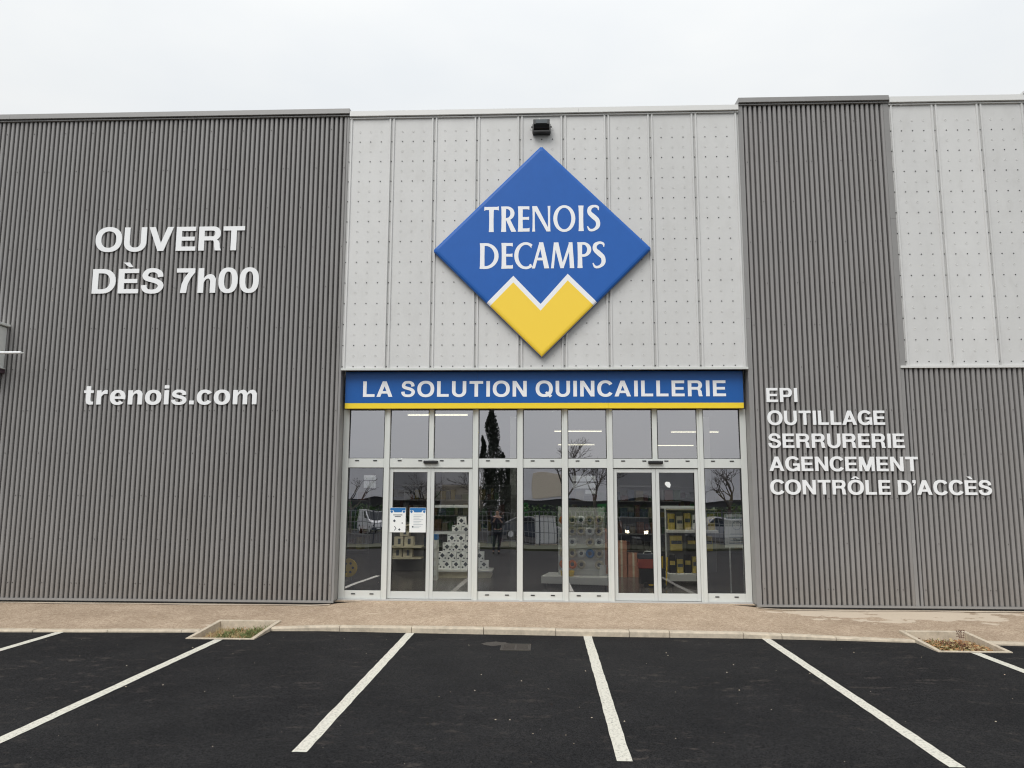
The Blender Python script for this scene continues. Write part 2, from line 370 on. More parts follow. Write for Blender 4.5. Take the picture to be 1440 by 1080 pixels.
# kerb front line (x, y, top height)
KERB = [(-13, -2.16, -.098), (-7.3, -2.05, -.098), (-4.66, -1.93, -.098), (-3.74, -1.76, -.085), (-3.0, -1.72, -.062), (-1.8, -1.785, -.052), (-.8, -1.83, -.05),
        (.15, -1.87, -.05), (1.12, -1.91, -.05), (2.6, -1.92, -.058), (3.3, -1.96, -.07), (3.9, -2.0, -.088), (4.75, -2.1, -.098), (13, -2.9, -.098)]
def kerb_at(x):
    for (x0, y0, z0), (x1, y1, z1) in zip(KERB, KERB[1:]):
        if x0 <= x <= x1:
            t = (x - x0) / (x1 - x0); return y0 + (y1 - y0) * t, z0 + (z1 - z0) * t
    return KERB[-1][1:]
PLANT = [(-4.64, -3.74, -2.37, -1.33), (4.74, 5.62, -2.66, -1.62)]
def wall_z(x):                                 # level of the pavement along the wall, ramped up at the doors
    a = max(0, min(1, (3.75 - abs(x)) / .9)); a = a * a * (3 - 2 * a)
    return -.036 + .052 * a
def inplant(x, y):
    return any(a - .001 < x < b + .001 and c < y < d + .001 for a, b, c, d in PLANT)
xs = sorted(set([round(-12.9 + .1 * i, 3) for i in range(259)] + [p for q in PLANT for p in q[:2]]))
mb = MB(); NY = 16
def pav(x, t, yback):
    ky, kz = kerb_at(x); ky += .10
    y = ky + (yback - ky) * t; z = kz + (wall_z(x) - kz) * (t ** 1.2)
    return (x, y, z)
for a, b in zip(xs, xs[1:]):
    yb = .06
    cut = [p for p in PLANT if p[0] - 1e-6 <= a and b <= p[1] + 1e-6]
    for i in range(NY):
        p = [pav(a, i / NY, yb), pav(b, i / NY, yb), pav(b, (i + 1) / NY, yb), pav(a, (i + 1) / NY, yb)]
        if cut:
            lim = cut[0][3]
            if p[2][1] <= lim: continue
            p = [(q[0], max(q[1], lim), q[2]) for q in p]
        mb.quad(p)
mb.quad([(-3.4, .058, .0155), (3.4, .058, .0155), (3.4, .31, .0155), (-3.4, .31, .0155)])
pavement = add('pavement', mb.mesh('pavement', M['pavement'], fix=False), kind='structure')
pavement.data.polygons.foreach_set('use_smooth', [True] * len(pavement.data.polygons))
# pale cement strip along the foot of the walls and doors
mb = MB()
for a, b in zip(xs, xs[1:]):
    def strip(x):
        if -3.41 < (a + b) / 2 < 3.33:
            return (.20 - .10 * max(0, min(1, (abs(x) - 2.9) / .4)), .30)
        return (-.07 - .02 * math.sin(x * 3.1), .055)
    (ya, yA), (yb2, yB) = strip(a), strip(b)
    mb.quad([(a, ya, wall_z(a) + .004), (b, yb2, wall_z(b) + .004), (b, yB, wall_z(b) + .008), (a, yA, wall_z(a) + .008)])
add('cement_strip', mb.mesh('cement_strip', M['cement'], fix=False), pavement)
# kerb stones
seams = [-12.9, -11.9, -10.9, -9.9, -8.9, -7.9, -6.9, -5.9, -4.9, -4.66]
def kerb_stone(x0, x1):
    mb = MB(); g_ = .004; n = max(1, int((x1 - x0) / .2)); x0 += g_; x1 -= g_
    dz = random.uniform(-.003, .003); dy = random.uniform(-.004, .004)
    prof = lambda y, z: [(y, ZA - .03), (y, z - .018), (y + .012, z - .003), (y + .022, z), (y + .10, z + .002), (y + .10, ZA - .03)]
    sec = []
    for i in range(n + 1):
        x = x0 + (x1 - x0) * i / n; y, z = kerb_at(x); k = len(mb.v)
        mb.v += [(x, p + dy, q + (dz if q > ZA else 0)) for p, q in prof(y, z + .002)]; sec.append(k)
    for a, b in zip(sec, sec[1:]):
        for j in range(6):
            mb.f.append((a + j, a + (j + 1) % 6, b + (j + 1) % 6, b + j)); mb.m.append(0)
    mb.f.append(tuple(range(sec[0], sec[0] + 6))); mb.f.append(tuple(range(sec[-1], sec[-1] + 6))); mb.m += [0, 0]
    add('kerb_stone', mb.mesh('kerb_stone', M['concrete']), pavement)
for ss in (seams, [-3.74, -2.80, -1.80, -.82, .15, 1.12, 1.65, 2.61, 3.10, 3.78, 4.74], [5.62, 6.6, 7.6, 8.6, 9.6, 10.6, 11.6, 12.6]):
    for a, b in zip(ss, ss[1:]): kerb_stone(a, b)

# ------------------------------------------------------------------ store building
store = thing('store_building', 'grey hardware store with ribbed dark cladding, pale panels and a wide glazed entrance', 'building')
XL, XR, XR2 = -3.36, 3.31, 5.82
PITCH = .0815
def sheet_mesh(n, z0, z1):
    mb = MB(); pts = []
    for i in range(n):
        x = i * PITCH
        pts += [(x, .080), (x + .0215, .080), (x + .0235, .018), (x + .0275, .007), (x + .034, .0015), (x + .042, 0), (x + .060, 0), (x + .068, .0015), (x + .0745, .007), (x + .0785, .018)]
    pts.append((n * PITCH, .080))
    for (a, ya), (b, yb) in zip(pts, pts[1:]):
        mb.quad([(a, ya, z0), (b, yb, z0), (b, yb, z1), (a, ya, z1)])
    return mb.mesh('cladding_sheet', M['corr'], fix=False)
def sheet_screws(n, z0, z1, seed):
    mb = MB(); r = random.Random(seed); z = z0 + .25; row = 0
    while z < z1 - .1:
        for i in range(n):
            if (i + row * 3) % 6 == 0:
                mb.cyl((i * PITCH + .050, -.006, z + r.uniform(-.004, .004)), .0075, .006, 'y', 6)
        z += .70; row += 1
    return mb.mesh('screws', M['taupe_screw'])
def sheets(x0, x1, z0, z1, y=0):
    x = x0; k = 0; cache = {}
    while x < x1 - PITCH * .6:
        n = min(13, int(round((x1 - x) / PITCH)))
        if n not in cache: cache[n] = (sheet_mesh(n, z0, z1), sheet_screws(n, z0, z1, 3))
        s = add('cladding_sheet', cache[n][0], store, (x, y + (k % 2) * .0012, 0))
        add('screws', cache[n][1], s, kind='stuff')
        x += n * PITCH; k += 1
    return x
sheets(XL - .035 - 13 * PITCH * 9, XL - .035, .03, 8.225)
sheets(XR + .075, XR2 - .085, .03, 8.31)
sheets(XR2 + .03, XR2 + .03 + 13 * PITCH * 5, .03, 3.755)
# structural wall behind the cladding, kept 3 mm behind the valleys
def wallbox(x0, x1, y0, y1, z0, z1): box('wall', store, M['wall_in'], x0, x1, y0, y1, z0, z1)
wallbox(-13, XL - .003, .084, .30, -.2, 8.2)
wallbox(XR + .003, 12.5, .084, .30, -.2, 8.2)
wallbox(XL + .003, XR - .003, .034, .27, 3.80, 8.15)
# corner trims with their returns towards the glazing
def trim(x0, x1, z0, z1, y0=-.004, y1=.081, name='corner_trim'):
    zs = [z0, (z0 * .45 + z1 * .55), z1]
    for a, b in zip(zs, zs[1:]): box(name, store, M['corr_trim'], x0, x1, y0, y1, a + .0012, b - .0012)
trim(XL - .035, XL, .03, 8.225, -.005, .33)
trim(XR, XR + .075, .03, 8.31, -.005, .33)
trim(XR2 - .085, XR2, 3.755, 8.31); trim(XR2 - .085, XR2 - .032, .03, 3.752); trim(XR2 - .006, XR2 + .03, .03, 3.752)
mb = MB()
for k in range(23):
    mb.cyl((XL + .014, -.004, 7.74 - k * .357), .009, .008, 'y', 8) if k < 12 else None
    if k < 12: mb.cyl((XR2 + .012, -.004, 7.79 - k * .357), .009, .008, 'y', 8)
add('screws', mb.mesh('screws', M['dark_screw']), store, kind='stuff')
# base flashing
for a, b in ((-13, -8.2), (-8.197, XL)): box('base_flashing', store, M['corr_trim'], a, b, -.018, .034, .004, .036)
for a, b in ((XR, 7.9), (7.903, 12.5)): box('base_flashing', store, M['corr_trim'], a, b, -.018, .034, .004, .036)
# pale cassette panels
PP = .7377
def panel_mesh(z0, z1):
    mb = MB(); w_ = PP; zz = [z0, z1]
    prof = [(.016, .006), (.018, -.018), (.022, -.022), (.043, -.022), (.047, -.018), (.052, 0), (w_ - .052, 0), (w_ - .047, -.018), (w_ - .043, -.022), (w_ - .022, -.022), (w_ - .018, -.018), (w_ - .016, .006)]
    for (a, ya), (b, yb) in zip(prof, prof[1:]):
        mb.quad([(a, ya, z0), (b, yb, z0), (b, yb, z1), (a, ya, z1)])
    return mb.mesh('cladding_panel', M['panel'], fix=False)
def heads(z0, n, dz, r, h, m, cols=(.25, .5, .75, 1), name='screws'):
    mb = MB()
    for k in range(n):
        for c in cols:
            y = .003 - h if c == 1 else -h
            mb.cyl((c * PP, y, z0 - k * dz), r, h, 'y', 8 if m is M['dark_screw'] else 12, r2=r * (1 if m is M['dark_screw'] else 1.6))
    return mb.mesh(name, m)
def dimple_mesh(z0, n, dz):
    mb = MB()
    for k in range(n):
        for c in (.25, .5, .75):
            mb.torus((c * PP, 0, z0 - k * dz), .0155, .0038, 'y', 12, 5)
    return mb.mesh('dimples', M['panel_rib'], smooth=True)
pm = panel_mesh(3.78, 8.17); sm = heads(7.74, 12, .357, .0098, .006, M['dark_screw']); dm = dimple_mesh(7.74 + .1785, 12, .357)
px0 = -2.609 - PP
for k in range(9):
    p = add('cladding_panel', pm, store, (px0 + k * PP, 0, 0))
    s_ = add('screws', sm if k < 8 else heads(7.74, 12, .357, .0098, .006, M['dark_screw'], (.25, .5, .75)), p, kind='stuff'); add('dimples', dm, p, kind='stuff')
pm2 = panel_mesh(3.795, 8.26); sm2 = heads(7.79, 12, .357, .0098, .006, M['dark_screw']); dm2 = dimple_mesh(7.79 + .1785, 12, .357)
for k in range(8):
    p = add('cladding_panel', pm2, store, (XR2 + .005 + k * PP, 0, 0))
    add('screws', sm2, p, kind='stuff'); add('dimples', dm2, p, kind='stuff')
for k in range(10): box('joint_strip', store, M['groove'], max(XL + .001, px0 + k * PP - .03), min(XR - .001, px0 + k * PP + .03), .0035, .0335, 3.78, 8.17)
for k in range(9): box('joint_strip', store, M['groove'], XR2 + .005 + k * PP - .03 + (.031 if k == 0 else 0), XR2 + .005 + k * PP + .03, .0035, .0335, 3.795, 8.26)
# drip trims under the panels
box('drip_trim', store, M['alu'], XL + .002, XR - .002, -.032, .05, 3.748, 3.7795)
box('drip_trim', store, M['panel_rib'], XR2 - .086, 12.5, -.032, .033, 3.757, 3.7945)
# copings
def coping(x0, x1, z0, z1, m, cuts):
    e = [x0] + cuts + [x1]
    for a, b in zip(e, e[1:]):
        mb = MB(); mb.prism([(-.055, z0), (-.062, z0 + .006), (-.055, z1), (.42, z1 + .03), (.42, z0), (-.045, z0)], 'x', a + .0015, b - .0015)
        add('coping', mb.mesh('coping', m), store)
    box('coping_trim', store, m, x0, x1, -.030, .03, z0 - .028, z0 - .010)
coping(-13, XL + .012, 8.240, 8.335, M['corr_trim'], [-9.4])
coping(XL + .015, XR - .004, 8.185, 8.283, M['panel_rib'], [.6])
coping(XR, XR2 - .003, 8.315, 8.405, M['corr_trim'], [])
coping(XR2, 12.5, 8.272, 8.378, M['panel_rib'], [8.03])
box('coping_cap', store, M['panel_rib'], 8.02, 8.06, -.07, .42, 8.385, 8.425)
# shell of the shop
D = 34
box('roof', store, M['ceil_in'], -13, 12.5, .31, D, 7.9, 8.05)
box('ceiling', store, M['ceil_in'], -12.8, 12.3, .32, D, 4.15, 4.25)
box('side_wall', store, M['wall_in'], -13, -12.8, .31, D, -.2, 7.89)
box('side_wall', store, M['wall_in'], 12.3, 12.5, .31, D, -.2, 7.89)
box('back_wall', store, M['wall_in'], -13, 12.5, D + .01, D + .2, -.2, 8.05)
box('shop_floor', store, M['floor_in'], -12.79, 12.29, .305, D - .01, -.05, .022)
box('lintel', store, M['wall_in'], XL + .01, XR - .01, .275, .6, 3.12, 4.14)
# ceiling lamps (they are lit); the unseen first row is added to brighten the box pyramid
lampm = MB().box(-.9, .9, -.03, .03, .02, .05).mesh('lamp_tube', M['tube'])
lampfill = MB().box(-.9, .9, -.03, .03, 0, .05).mesh('lamp_tube', M['tube_fill'])
lampb = MB().box(-.92, .92, -.07, .07, .052, .10).mesh('lamp_housing', M['white_paint'])
lamps = [(-6, 2.0, 'unseen fill light added in the first row, leftmost'), (-3.4, 2.0, 'unseen fill light added in the first row, second from the left'), (-1, 2.0, 'unseen fill light added in the first row, middle'), (1.6, 2.0, 'unseen fill light added in the first row, fourth from the left'), (4.2, 2.0, 'unseen fill light added in the first row, rightmost'),
         (-3.2, 10.5, 'third row, over the pyramid'), (1.3, 17, 'fourth row, middle'), (5.8, 17.4, 'fourth row, right'), (1.6, 26, 'last row, middle'), (6.6, 26.6, 'last row, right')]
for x, y, where in lamps:
    t = thing('ceiling_lamp', 'long lit fluorescent lamp under the dark shop ceiling, ' + where, 'ceiling lamp', (x, y, 3.98), group='fluorescent lamps under the shop ceiling')
    add('lamp_tube', lampfill if y < 7 else lampm, t); add('lamp_housing', lampb, t)

# glazed entrance -----------------------------------------------------------
YG = .25; ZT0, ZT1 = 2.155, 2.305; ZH = 3.12
mx_ = [-2.609 + k * PP for k in range(8)]
LE, RE = XL + .004, XR - .004
def frame(name, x0, x1, y0, y1, z0, z1, m='alu', parent=store, bevel=.004): return box(name, parent, M[m], x0, x1, y0, y1, z0, z1, bevel)
def mull(x, wd=.045): 
    frame('mullion', x - wd, x + wd, YG - .02, YG + .06, .035, ZH)
for i, x in enumerate(mx_):
    if i in (1, 6):
        frame('mullion', x - .04, x + .04, YG - .006, YG + .06, ZT1, ZH)
    else:
        frame('mullion', x - .048, x + .048, YG - .004, YG + .06, .035, ZH)
        frame('mullion_cap', x - .013, x + .045, YG - .03, YG - .006, .02, ZH)
frame('mullion', LE, LE + .10, YG - .004, YG + .06, .035, ZH); frame('mullion', RE - .10, RE, YG - .004, YG + .06, .035, ZH)
edges = [LE + .052] + mx_ + [RE - .052]
slot = MB().box(-.032, .032, -.006, .002, -.008, .008).mesh('drain_slot', M['black'])
TILT = math.tan(R(.95))
def pane(x0, x1, z0, z1, y, m, parent=store):
    d = random.uniform(-.0016, .0016); h = (z1 - z0)
    mb = MB(); y += .022
    y0 = y - h * TILT / 2; y1 = y + h * TILT / 2
    mb.quad([(x0, y0 - d, z0), (x1, y0 + d, z0), (x1, y1 + d, z1), (x0, y1 - d, z1)])
    return add('glass_pane', mb.mesh('glass_pane', M[m], fix=False), parent)
for i in range(9):
    a, b = edges[i] + .046, edges[i + 1] - .046
    if i in (1, 2, 6, 7):
        if i in (1, 6):
            a2, b2 = edges[i] + .050, edges[i + 2] - .050
            frame('transom', a2, b2, YG - .012, YG + .06, ZT0, ZT1)
            for q in (.12, .37, .63, .88):
                add('drain_slot', slot, store, (a2 + (b2 - a2) * q, YG - .014, ZT1 - .035))
    else:
        frame('transom', a + .003, b - .003, YG - .002, YG + .06, ZT0, ZT1)
        frame('bottom_rail', a + .003, b - .003, YG - .002, YG + .06, .035, .168)
        for q in (.25, .75):
            for z in (ZT1 - .035, .115): add('drain_slot', slot, store, (a + (b - a) * q, YG - .004, z))
        pane(a - .002, b + .002, .160, ZT0 + .008, YG, 'glass')
        # thin black gasket round each lower pane
    pane(a - .002, b + .002, ZT1 - .008, ZH, YG, 'glass')
    for z0, z1 in (((.168, ZT0), (ZT1, ZH)) if i not in (1, 2, 6, 7) else ((ZT1, ZH),)):
        mb = MB(); t_ = .009; y0, y1 = YG + .001, YG + .010
        aa, bb = (a + (.004 if i not in (1,2,6,7) else -.002)), (b - (.004 if i not in (1,2,6,7) else -.002))
        mb.box(aa, aa + t_, y0, y1, z0 + .001, z1 - .001); mb.box(bb - t_, bb, y0, y1, z0 + .001, z1 - .001)
        mb.box(aa + t_, bb - t_, y0, y1, z0 + .001, z0 + t_); mb.box(aa + t_, bb - t_, y0, y1, z1 - t_, z1 - .001)
        add('gasket', mb.mesh('gasket', M['rubber']), store)
box('door_threshold', store, M['groove'], LE, RE, YG - .05, YG + .08, -.03, .034)
def leaf(x0, x1, label, parts_cb=None):
    d = add('sliding_door', None, store, (0, 0, 0)); d['label'] = label
    y0, y1 = YG + .012, YG + .055; z0, z1 = .042, ZT0 - .012
    mb = MB(); s = .057
    mb.box(x0, x0 + s, y0, y1, z0, z1); mb.box(x1 - s, x1, y0, y1, z0, z1)
    mb.box(x0 + s, x1 - s, y0 + .002, y1, z0, z0 + .115); mb.box(x0 + s, x1 - s, y0 + .002, y1, z1 - .062, z1)
    add('door_frame', mb.mesh('door_frame', M['alu2'], bevel=.003), d)
    mb = MB(); t_ = .008
    mb.box(x0 + s, x0 + s + t_, y0 + .008, y0 + .02, z0 + .115, z1 - .062); mb.box(x1 - s - t_, x1 - s, y0 + .008, y0 + .02, z0 + .115, z1 - .062)
    add('gasket', mb.mesh('gasket', M['rubber']), d)
    pane(x0 + s - .002, x1 - s + .002, z0 + .11, z1 - .06, YG + .010, 'glass_door', d)
for (a, m_, b, w0) in ((mx_[0], mx_[1], mx_[2], 'left'), (mx_[5], mx_[6], mx_[7], 'right')):
    leaf(a + .051, m_ - .002, 'left hand sliding leaf'); leaf(m_ + .002, b - .051, 'right hand sliding leaf')
    for z in ((1.50, 1.07) if w0 == 'left' else (1.50,)): box('door_rail', store, M['alu'], m_ + .062, b - .110, YG + .058, YG + .075, z, z + .045)
    s_ = add('door_sensor', MB().box(-.12, .12, -.05, .0, -.025, .028).mesh('door_sensor', M['black'], bevel=.012), store, (m_, YG - .014, ZT1 - .100))
    s_.location.z = 2.245

# ------------------------------------------------------------------ fascia sign
class Glyph:
    """block letter built from strips; cap height 100"""
    def __init__(s): s.P = []
    def strip(s, A, B, closed=False): s.P.append((A, B, closed)); return s
    def box(s, x0, x1, z0, z1): return s.strip([(x0, z0), (x0, z1)], [(x1, z0), (x1, z1)])
    def para(s, a, wa, b, wb): return s.strip([a, b], [(a[0] + wa, a[1]), (b[0] + wb, b[1])])
    def ring(s, cx, cz, rx, rz, tx, tz, a0=0, a1=360, e=2.25, n=36, flat=None):
        A, B = [], []
        m = n if a1 - a0 >= 360 else n + 1
        for i in range(m):
            t = R(a0 + (a1 - a0) * i / n); c, q = math.cos(t), math.sin(t)
            cc, qq = math.copysign(abs(c) ** (2 / e), c), math.copysign(abs(q) ** (2 / e), q)
            A.append((cx + (rx - tx) * cc, cz + (rz - tz) * qq)); B.append((cx + rx * cc, cz + rz * qq))
        return s.strip(A, B, a1 - a0 >= 360)
    def sweep(s, pts, wid, n=7):
        P = [Vector(p) for p in pts]; P = [P[0] * 2 - P[1]] + P + [P[-1] * 2 - P[-2]]; W = [wid[0]] + list(wid) + [wid[-1]]; o = []
        for i in range(1, len(P) - 2):
            for j in range(n + (i == len(P) - 3)):
                t = j / n; c = lambda a, b, d, e: .5 * ((2 * b) + (d - a) * t + (2 * a - 5 * b + 4 * d - e) * t * t + (-a + 3 * b - 3 * d + e) * t ** 3)
                o.append((c(P[i - 1], P[i], P[i + 1], P[i + 2]), c(W[i - 1], W[i], W[i + 1], W[i + 2])))
        A, B = [], []
        for i, (p, w_) in enumerate(o):
            d = (o[min(i + 1, len(o) - 1)][0] - o[max(i - 1, 0)][0]).normalized(); nn = Vector((-d.y, d.x)); A.append(tuple(p + nn * w_ / 2)); B.append(tuple(p - nn * w_ / 2))
        return s.strip(A, B)
    def width(s):
        xs_ = [p[0] for A, B, c in s.P for p in A + B]; return min(xs_), max(xs_)
    def mesh(s, kx, kz, ext, m):
        mb = MB(); x0 = s.width()[0]
        for q, (A, B, closed) in enumerate(s.P):
            y = -ext - .00025 * q; f = lambda p, yy: ((p[0] - x0) * kx, yy, p[1] * kz)
            n = len(A); rng = range(n if closed else n - 1)
            for i in rng:
                j = (i + 1) % n
                mb.quad([f(A[i], y), f(B[i], y), f(B[j], y), f(A[j], y)])
                mb.quad([f(A[i], y), f(A[j], y), f(A[j], 0), f(A[i], 0)]); mb.quad([f(B[i], y), f(B[i], 0), f(B[j], 0), f(B[j], y)])
            if not closed:
                mb.quad([f(A[0], y), f(A[0], 0), f(B[0], 0), f(B[0], y)]); mb.quad([f(A[-1], y), f(B[-1], y), f(B[-1], 0), f(A[-1], 0)])
        return mb.mesh('letter', m, fix=False)
def arc(cx, cz, rx, rz, a0, a1, n=12, e=2.15):
    o = []
    for i in range(n + 1):
        t = R(a0 + (a1 - a0) * i / n); c, q = math.cos(t), math.sin(t)
        o.append((cx + rx * math.copysign(abs(c) ** (2 / e), c), cz + rz * math.copysign(abs(q) ** (2 / e), q)))
    return o
def bowl(g_, xc, xi, zt, zb_, rx, ix, th=17):
    cz = (zt + zb_) / 2; h = (zt - zb_) / 2
    return g_.strip([(20.9, zt - th)] + arc(xi, cz, ix, h - th, 90, -90) + [(20.9, zb_ + th)], [(20.9, zt)] + arc(xc, cz, rx, h, 90, -90) + [(20.9, zb_)])
def arch(g_, x):
    return g_.strip([(x, 40), (x + 4, 50), (x + 10, 56.5), (x + 16, 58), (x + 21, 55), (x + 23.5, 47), (x + 23.5, 0)],
                    [(x, 58), (x + 7, 68), (x + 15, 74), (x + 25, 76), (x + 36, 71), (x + 43.5, 56), (x + 43.5, 0)])
def S_(g_, sx=1, sz=1, w_=1):
    pts = [(68, 66), (65, 81), (53, 91), (39, 93.5), (22, 90), (12.5, 75), (17, 62), (36, 54.5), (55, 48), (68, 38), (69, 24), (58, 10.5), (39, 6.5), (20, 10), (11, 21), (9.5, 33)]
    wd = [19.5, 19.5, 17.5, 16.5, 18, 20, 20, 19.5, 19.5, 20, 20, 18, 16.5, 17.5, 19.5, 20]
    return g_.sweep([(x * sx, z * sz) for x, z in pts], [q * w_ for q in wd])
def make_glyph(ch):
    g_ = Glyph()
    if ch == 'O': g_.ring(49, 50, 50, 52.5, 21.5, 18)
    elif ch == 'Ô': g_.ring(49, 50, 50, 52.5, 21.5, 18); g_.strip([(22, 107), (42, 125)], [(38, 107), (49, 117)]); g_.strip([(42, 125), (60, 107)], [(56, 125), (76, 107)])
    elif ch == 'Q': g_.ring(49, 50, 50, 52.5, 21.5, 18); g_.strip([(53, 24), (82, -6)], [(64, 34), (95, 6)])
    elif ch == '0': g_.ring(34, 50, 34.5, 52, 20.5, 16.5, e=2.4)
    elif ch == 'o': g_.ring(36, 37, 36.5, 39.5, 20.5, 16)
    elif ch == 'U': g_.strip([(0, 100)] + arc(42, 37, 42, 39.5, 180, 360, 20) + [(84, 100)], [(21, 100)] + arc(42, 37, 21, 21.5, 180, 360, 20) + [(63, 100)])
    elif ch == 'V': g_.para((0, 100), 23, (35, 0), 22.5).para((69, 100), 23, (34.5, 0), 22.5)
    elif ch in 'EÈ':
        g_.box(0, 21, 0, 100).box(20.9, 73, 82.5, 100).box(20.9, 69, 42, 58.5).box(20.9, 74, 0, 17.5)
        if ch == 'È': g_.strip([(14, 126), (36, 107)], [(37, 126), (51, 107)])
    elif ch in 'RP':
        g_.box(0, 21, 0, 100)
        if ch == 'R': bowl(g_, 54, 52, 100, 42, 28, 9); g_.strip([(38, 48), (54, 43), (58, 33), (59.5, 15), (62, 0)], [(56, 52), (74, 41), (79, 30), (80.5, 12), (85, 0)])
        else: bowl(g_, 50, 48, 100, 35.5, 28.5, 9)
    elif ch == 'T': g_.box(0, 80, 82.5, 100).box(29.5, 50.5, 0, 82.6)
    elif ch == 'D': g_.box(0, 21, 0, 100); bowl(g_, 38, 37, 100, 0, 47, 27, 17.5)
    elif ch == 'S': S_(g_)
    elif ch == 's': S_(g_, .83, .745, .88)
    elif ch == '7': g_.box(0, 66, 83, 100).strip([(43, 83.1), (30, 64), (19.5, 36), (15, 0)], [(66, 83.1), (52, 62), (41.5, 36), (37, 0)])
    elif ch == 'h': g_.box(0, 20.5, 0, 100); arch(g_, 20.4)
    elif ch == 'n': g_.box(0, 20.5, 0, 74); arch(g_, 20.4)
    elif ch == 'm': g_.box(0, 20.5, 0, 74); arch(g_, 20.4); arch(g_, 62)
    elif ch == 't': g_.strip([(10, 96), (10, 18), (14, 5), (26, -1), (43, 0)], [(30.5, 96), (30.5, 24), (32, 17.5), (37, 15), (43, 15.5)]).box(0, 10.1, 60, 74).box(30.4, 43, 60, 74)
    elif ch == 'r': g_.box(0, 20.5, 0, 74).strip([(20.4, 40), (27, 51), (37, 56), (48, 55)], [(20.4, 60), (28, 71), (38, 76), (48, 75.5)])
    elif ch == 'e': g_.ring(34, 37, 34.5, 39.5, 20.5, 15, -14, 318); g_.box(15, 67, 29, 42)
    elif ch == 'i': g_.box(0, 20.5, 0, 74).box(0, 20.5, 83, 100)
    elif ch == '.': g_.box(0, 20.5, 0, 20)
    elif ch == 'c': g_.ring(35, 37, 35.5, 39.5, 20.5, 16, 33, 327)
    elif ch == 'C': g_.ring(47, 50, 47.5, 52.5, 22, 18, 33, 327)
    elif ch == 'G': g_.ring(47, 50, 47.5, 52.5, 22, 18, 35, 322); g_.box(50, 92, 37, 53); g_.strip([(76, 0), (75, 40)], [(92, 0), (92, 40)])
    elif ch == 'I': g_.box(0, 21, 0, 100)
    elif ch == 'L': g_.box(0, 21, 0, 100).box(20.9, 69, 0, 17.5)
    elif ch == 'A': g_.para((0, 0), 23, (36, 100), 23).para((72, 0), 23, (36, 100), 23).box(24, 71, 21, 37)
    elif ch == 'N': g_.box(0, 20.5, 0, 100).box(62, 82.5, 0, 100).para((0, 100), 22, (60.5, 0), 22)
    elif ch == 'M': g_.box(0, 19.5, 0, 100).box(79, 98.5, 0, 100).para((0, 100), 27, (38.5, 0), 21.5).para((71.5, 100), 27, (38.5, 0), 21.5)
    elif ch == '’': g_.box(0, 20, 80, 100).strip([(3, 64), (12, 80.1)], [(9, 62), (20, 80.1)])
    return g_
def lettering(parent, text, x0, x1, zb, cap, y, ext=.015, gap=12, space=36, m='white_letter', kern={}):
    """bold grotesque letters standing on a baseline, spread over x0..x1; cap is the capital height"""
    items = []; cur = 0; prev = None; rnd = 'OÔQ0ocCGesSD'
    for ch in text:
        if ch == ' ': cur += space; prev = None; continue
        g_ = make_glyph(ch); a, b = g_.width()
        if prev is not None: cur += gap - (2.5 if prev in rnd else 0) - (2.5 if ch in rnd else 0) + kern.get(prev + ch, 0)
        items.append((g_, cur)); cur += b - a; prev = ch
    kx = (x1 - x0) / cur
    for g_, px in items:
        add('letter', g_.mesh(kx, cap / 100, ext, M[m]), parent, (x0 + px * kx, y, zb))
fas = thing('fascia_sign', 'long blue fascia sign reading LA SOLUTION QUINCAILLERIE with a yellow stripe over the doors', 'sign', (0, 0, 0))
fe = [XL + .045, -1.107, 1.055, XR - .055]
for a, b in zip(fe, fe[1:]):
    box('fascia_board', fas, M['blue2'], a + .001, b - .001, .135, .245, 3.218, 3.742)
    box('yellow_stripe', fas, M['yellow2'], a + .001, b - .001, .130, .245, 3.128, 3.216)
lettering(fas, 'LA SOLUTION QUINCAILLERIE', -3.015, 2.975, 3.322, .262, .133, ext=.002, gap=19, space=52, m='print_white', kern={'LA': -8, 'CA': -5})

# ------------------------------------------------------------------ wall lettering
def wall_text(text, x0, x1, zb, cap, label, **k):
    t = thing('wall_lettering', label, 'lettering', (0, 0, 0))
    lettering(t, text, x0, x1, zb, cap, -.004, ext=.013, **k)
wall_text('OUVERT', -7.70, -5.10, 5.825, .425, 'big raised white letters OUVERT on the dark ribbed wall, upper line', gap=11, kern={'RT': -5, 'UV': -2})
wall_text('DÈS 7h00', -7.70, -4.815, 5.085, .43, 'big raised white letters DÈS 7h00 under the word OUVERT', space=46)
wall_text('trenois.com', -7.69, -4.755, 3.185, .322, 'raised white lower case web address trenois.com on the dark ribbed wall', gap=15)
for i, (s, xr) in enumerate((('EPI', 4.075), ('OUTILLAGE', 5.435), ('SERRURERIE', 5.721), ('AGENCEMENT', 5.907), ("CONTRÔLE D’ACCÈS", 7.013))):
    wall_text(s, 3.583, xr, 3.208 - i * .3675, .228, ['short raised white word EPI, top line of the list on the right wall', 'raised white word OUTILLAGE, second line of the list on the right wall',
              'raised white word SERRURERIE between OUTILLAGE and AGENCEMENT', 'raised white word AGENCEMENT above the longest line of the list',
              "longest line of the list, raised white words CONTRÔLE D'ACCÈS"][i], gap=13, space=46, kern={'TR': -2, 'CO': -3, 'AC': -3, 'LA': -6, 'AG': -3, '’A': -8, 'D’': -4})

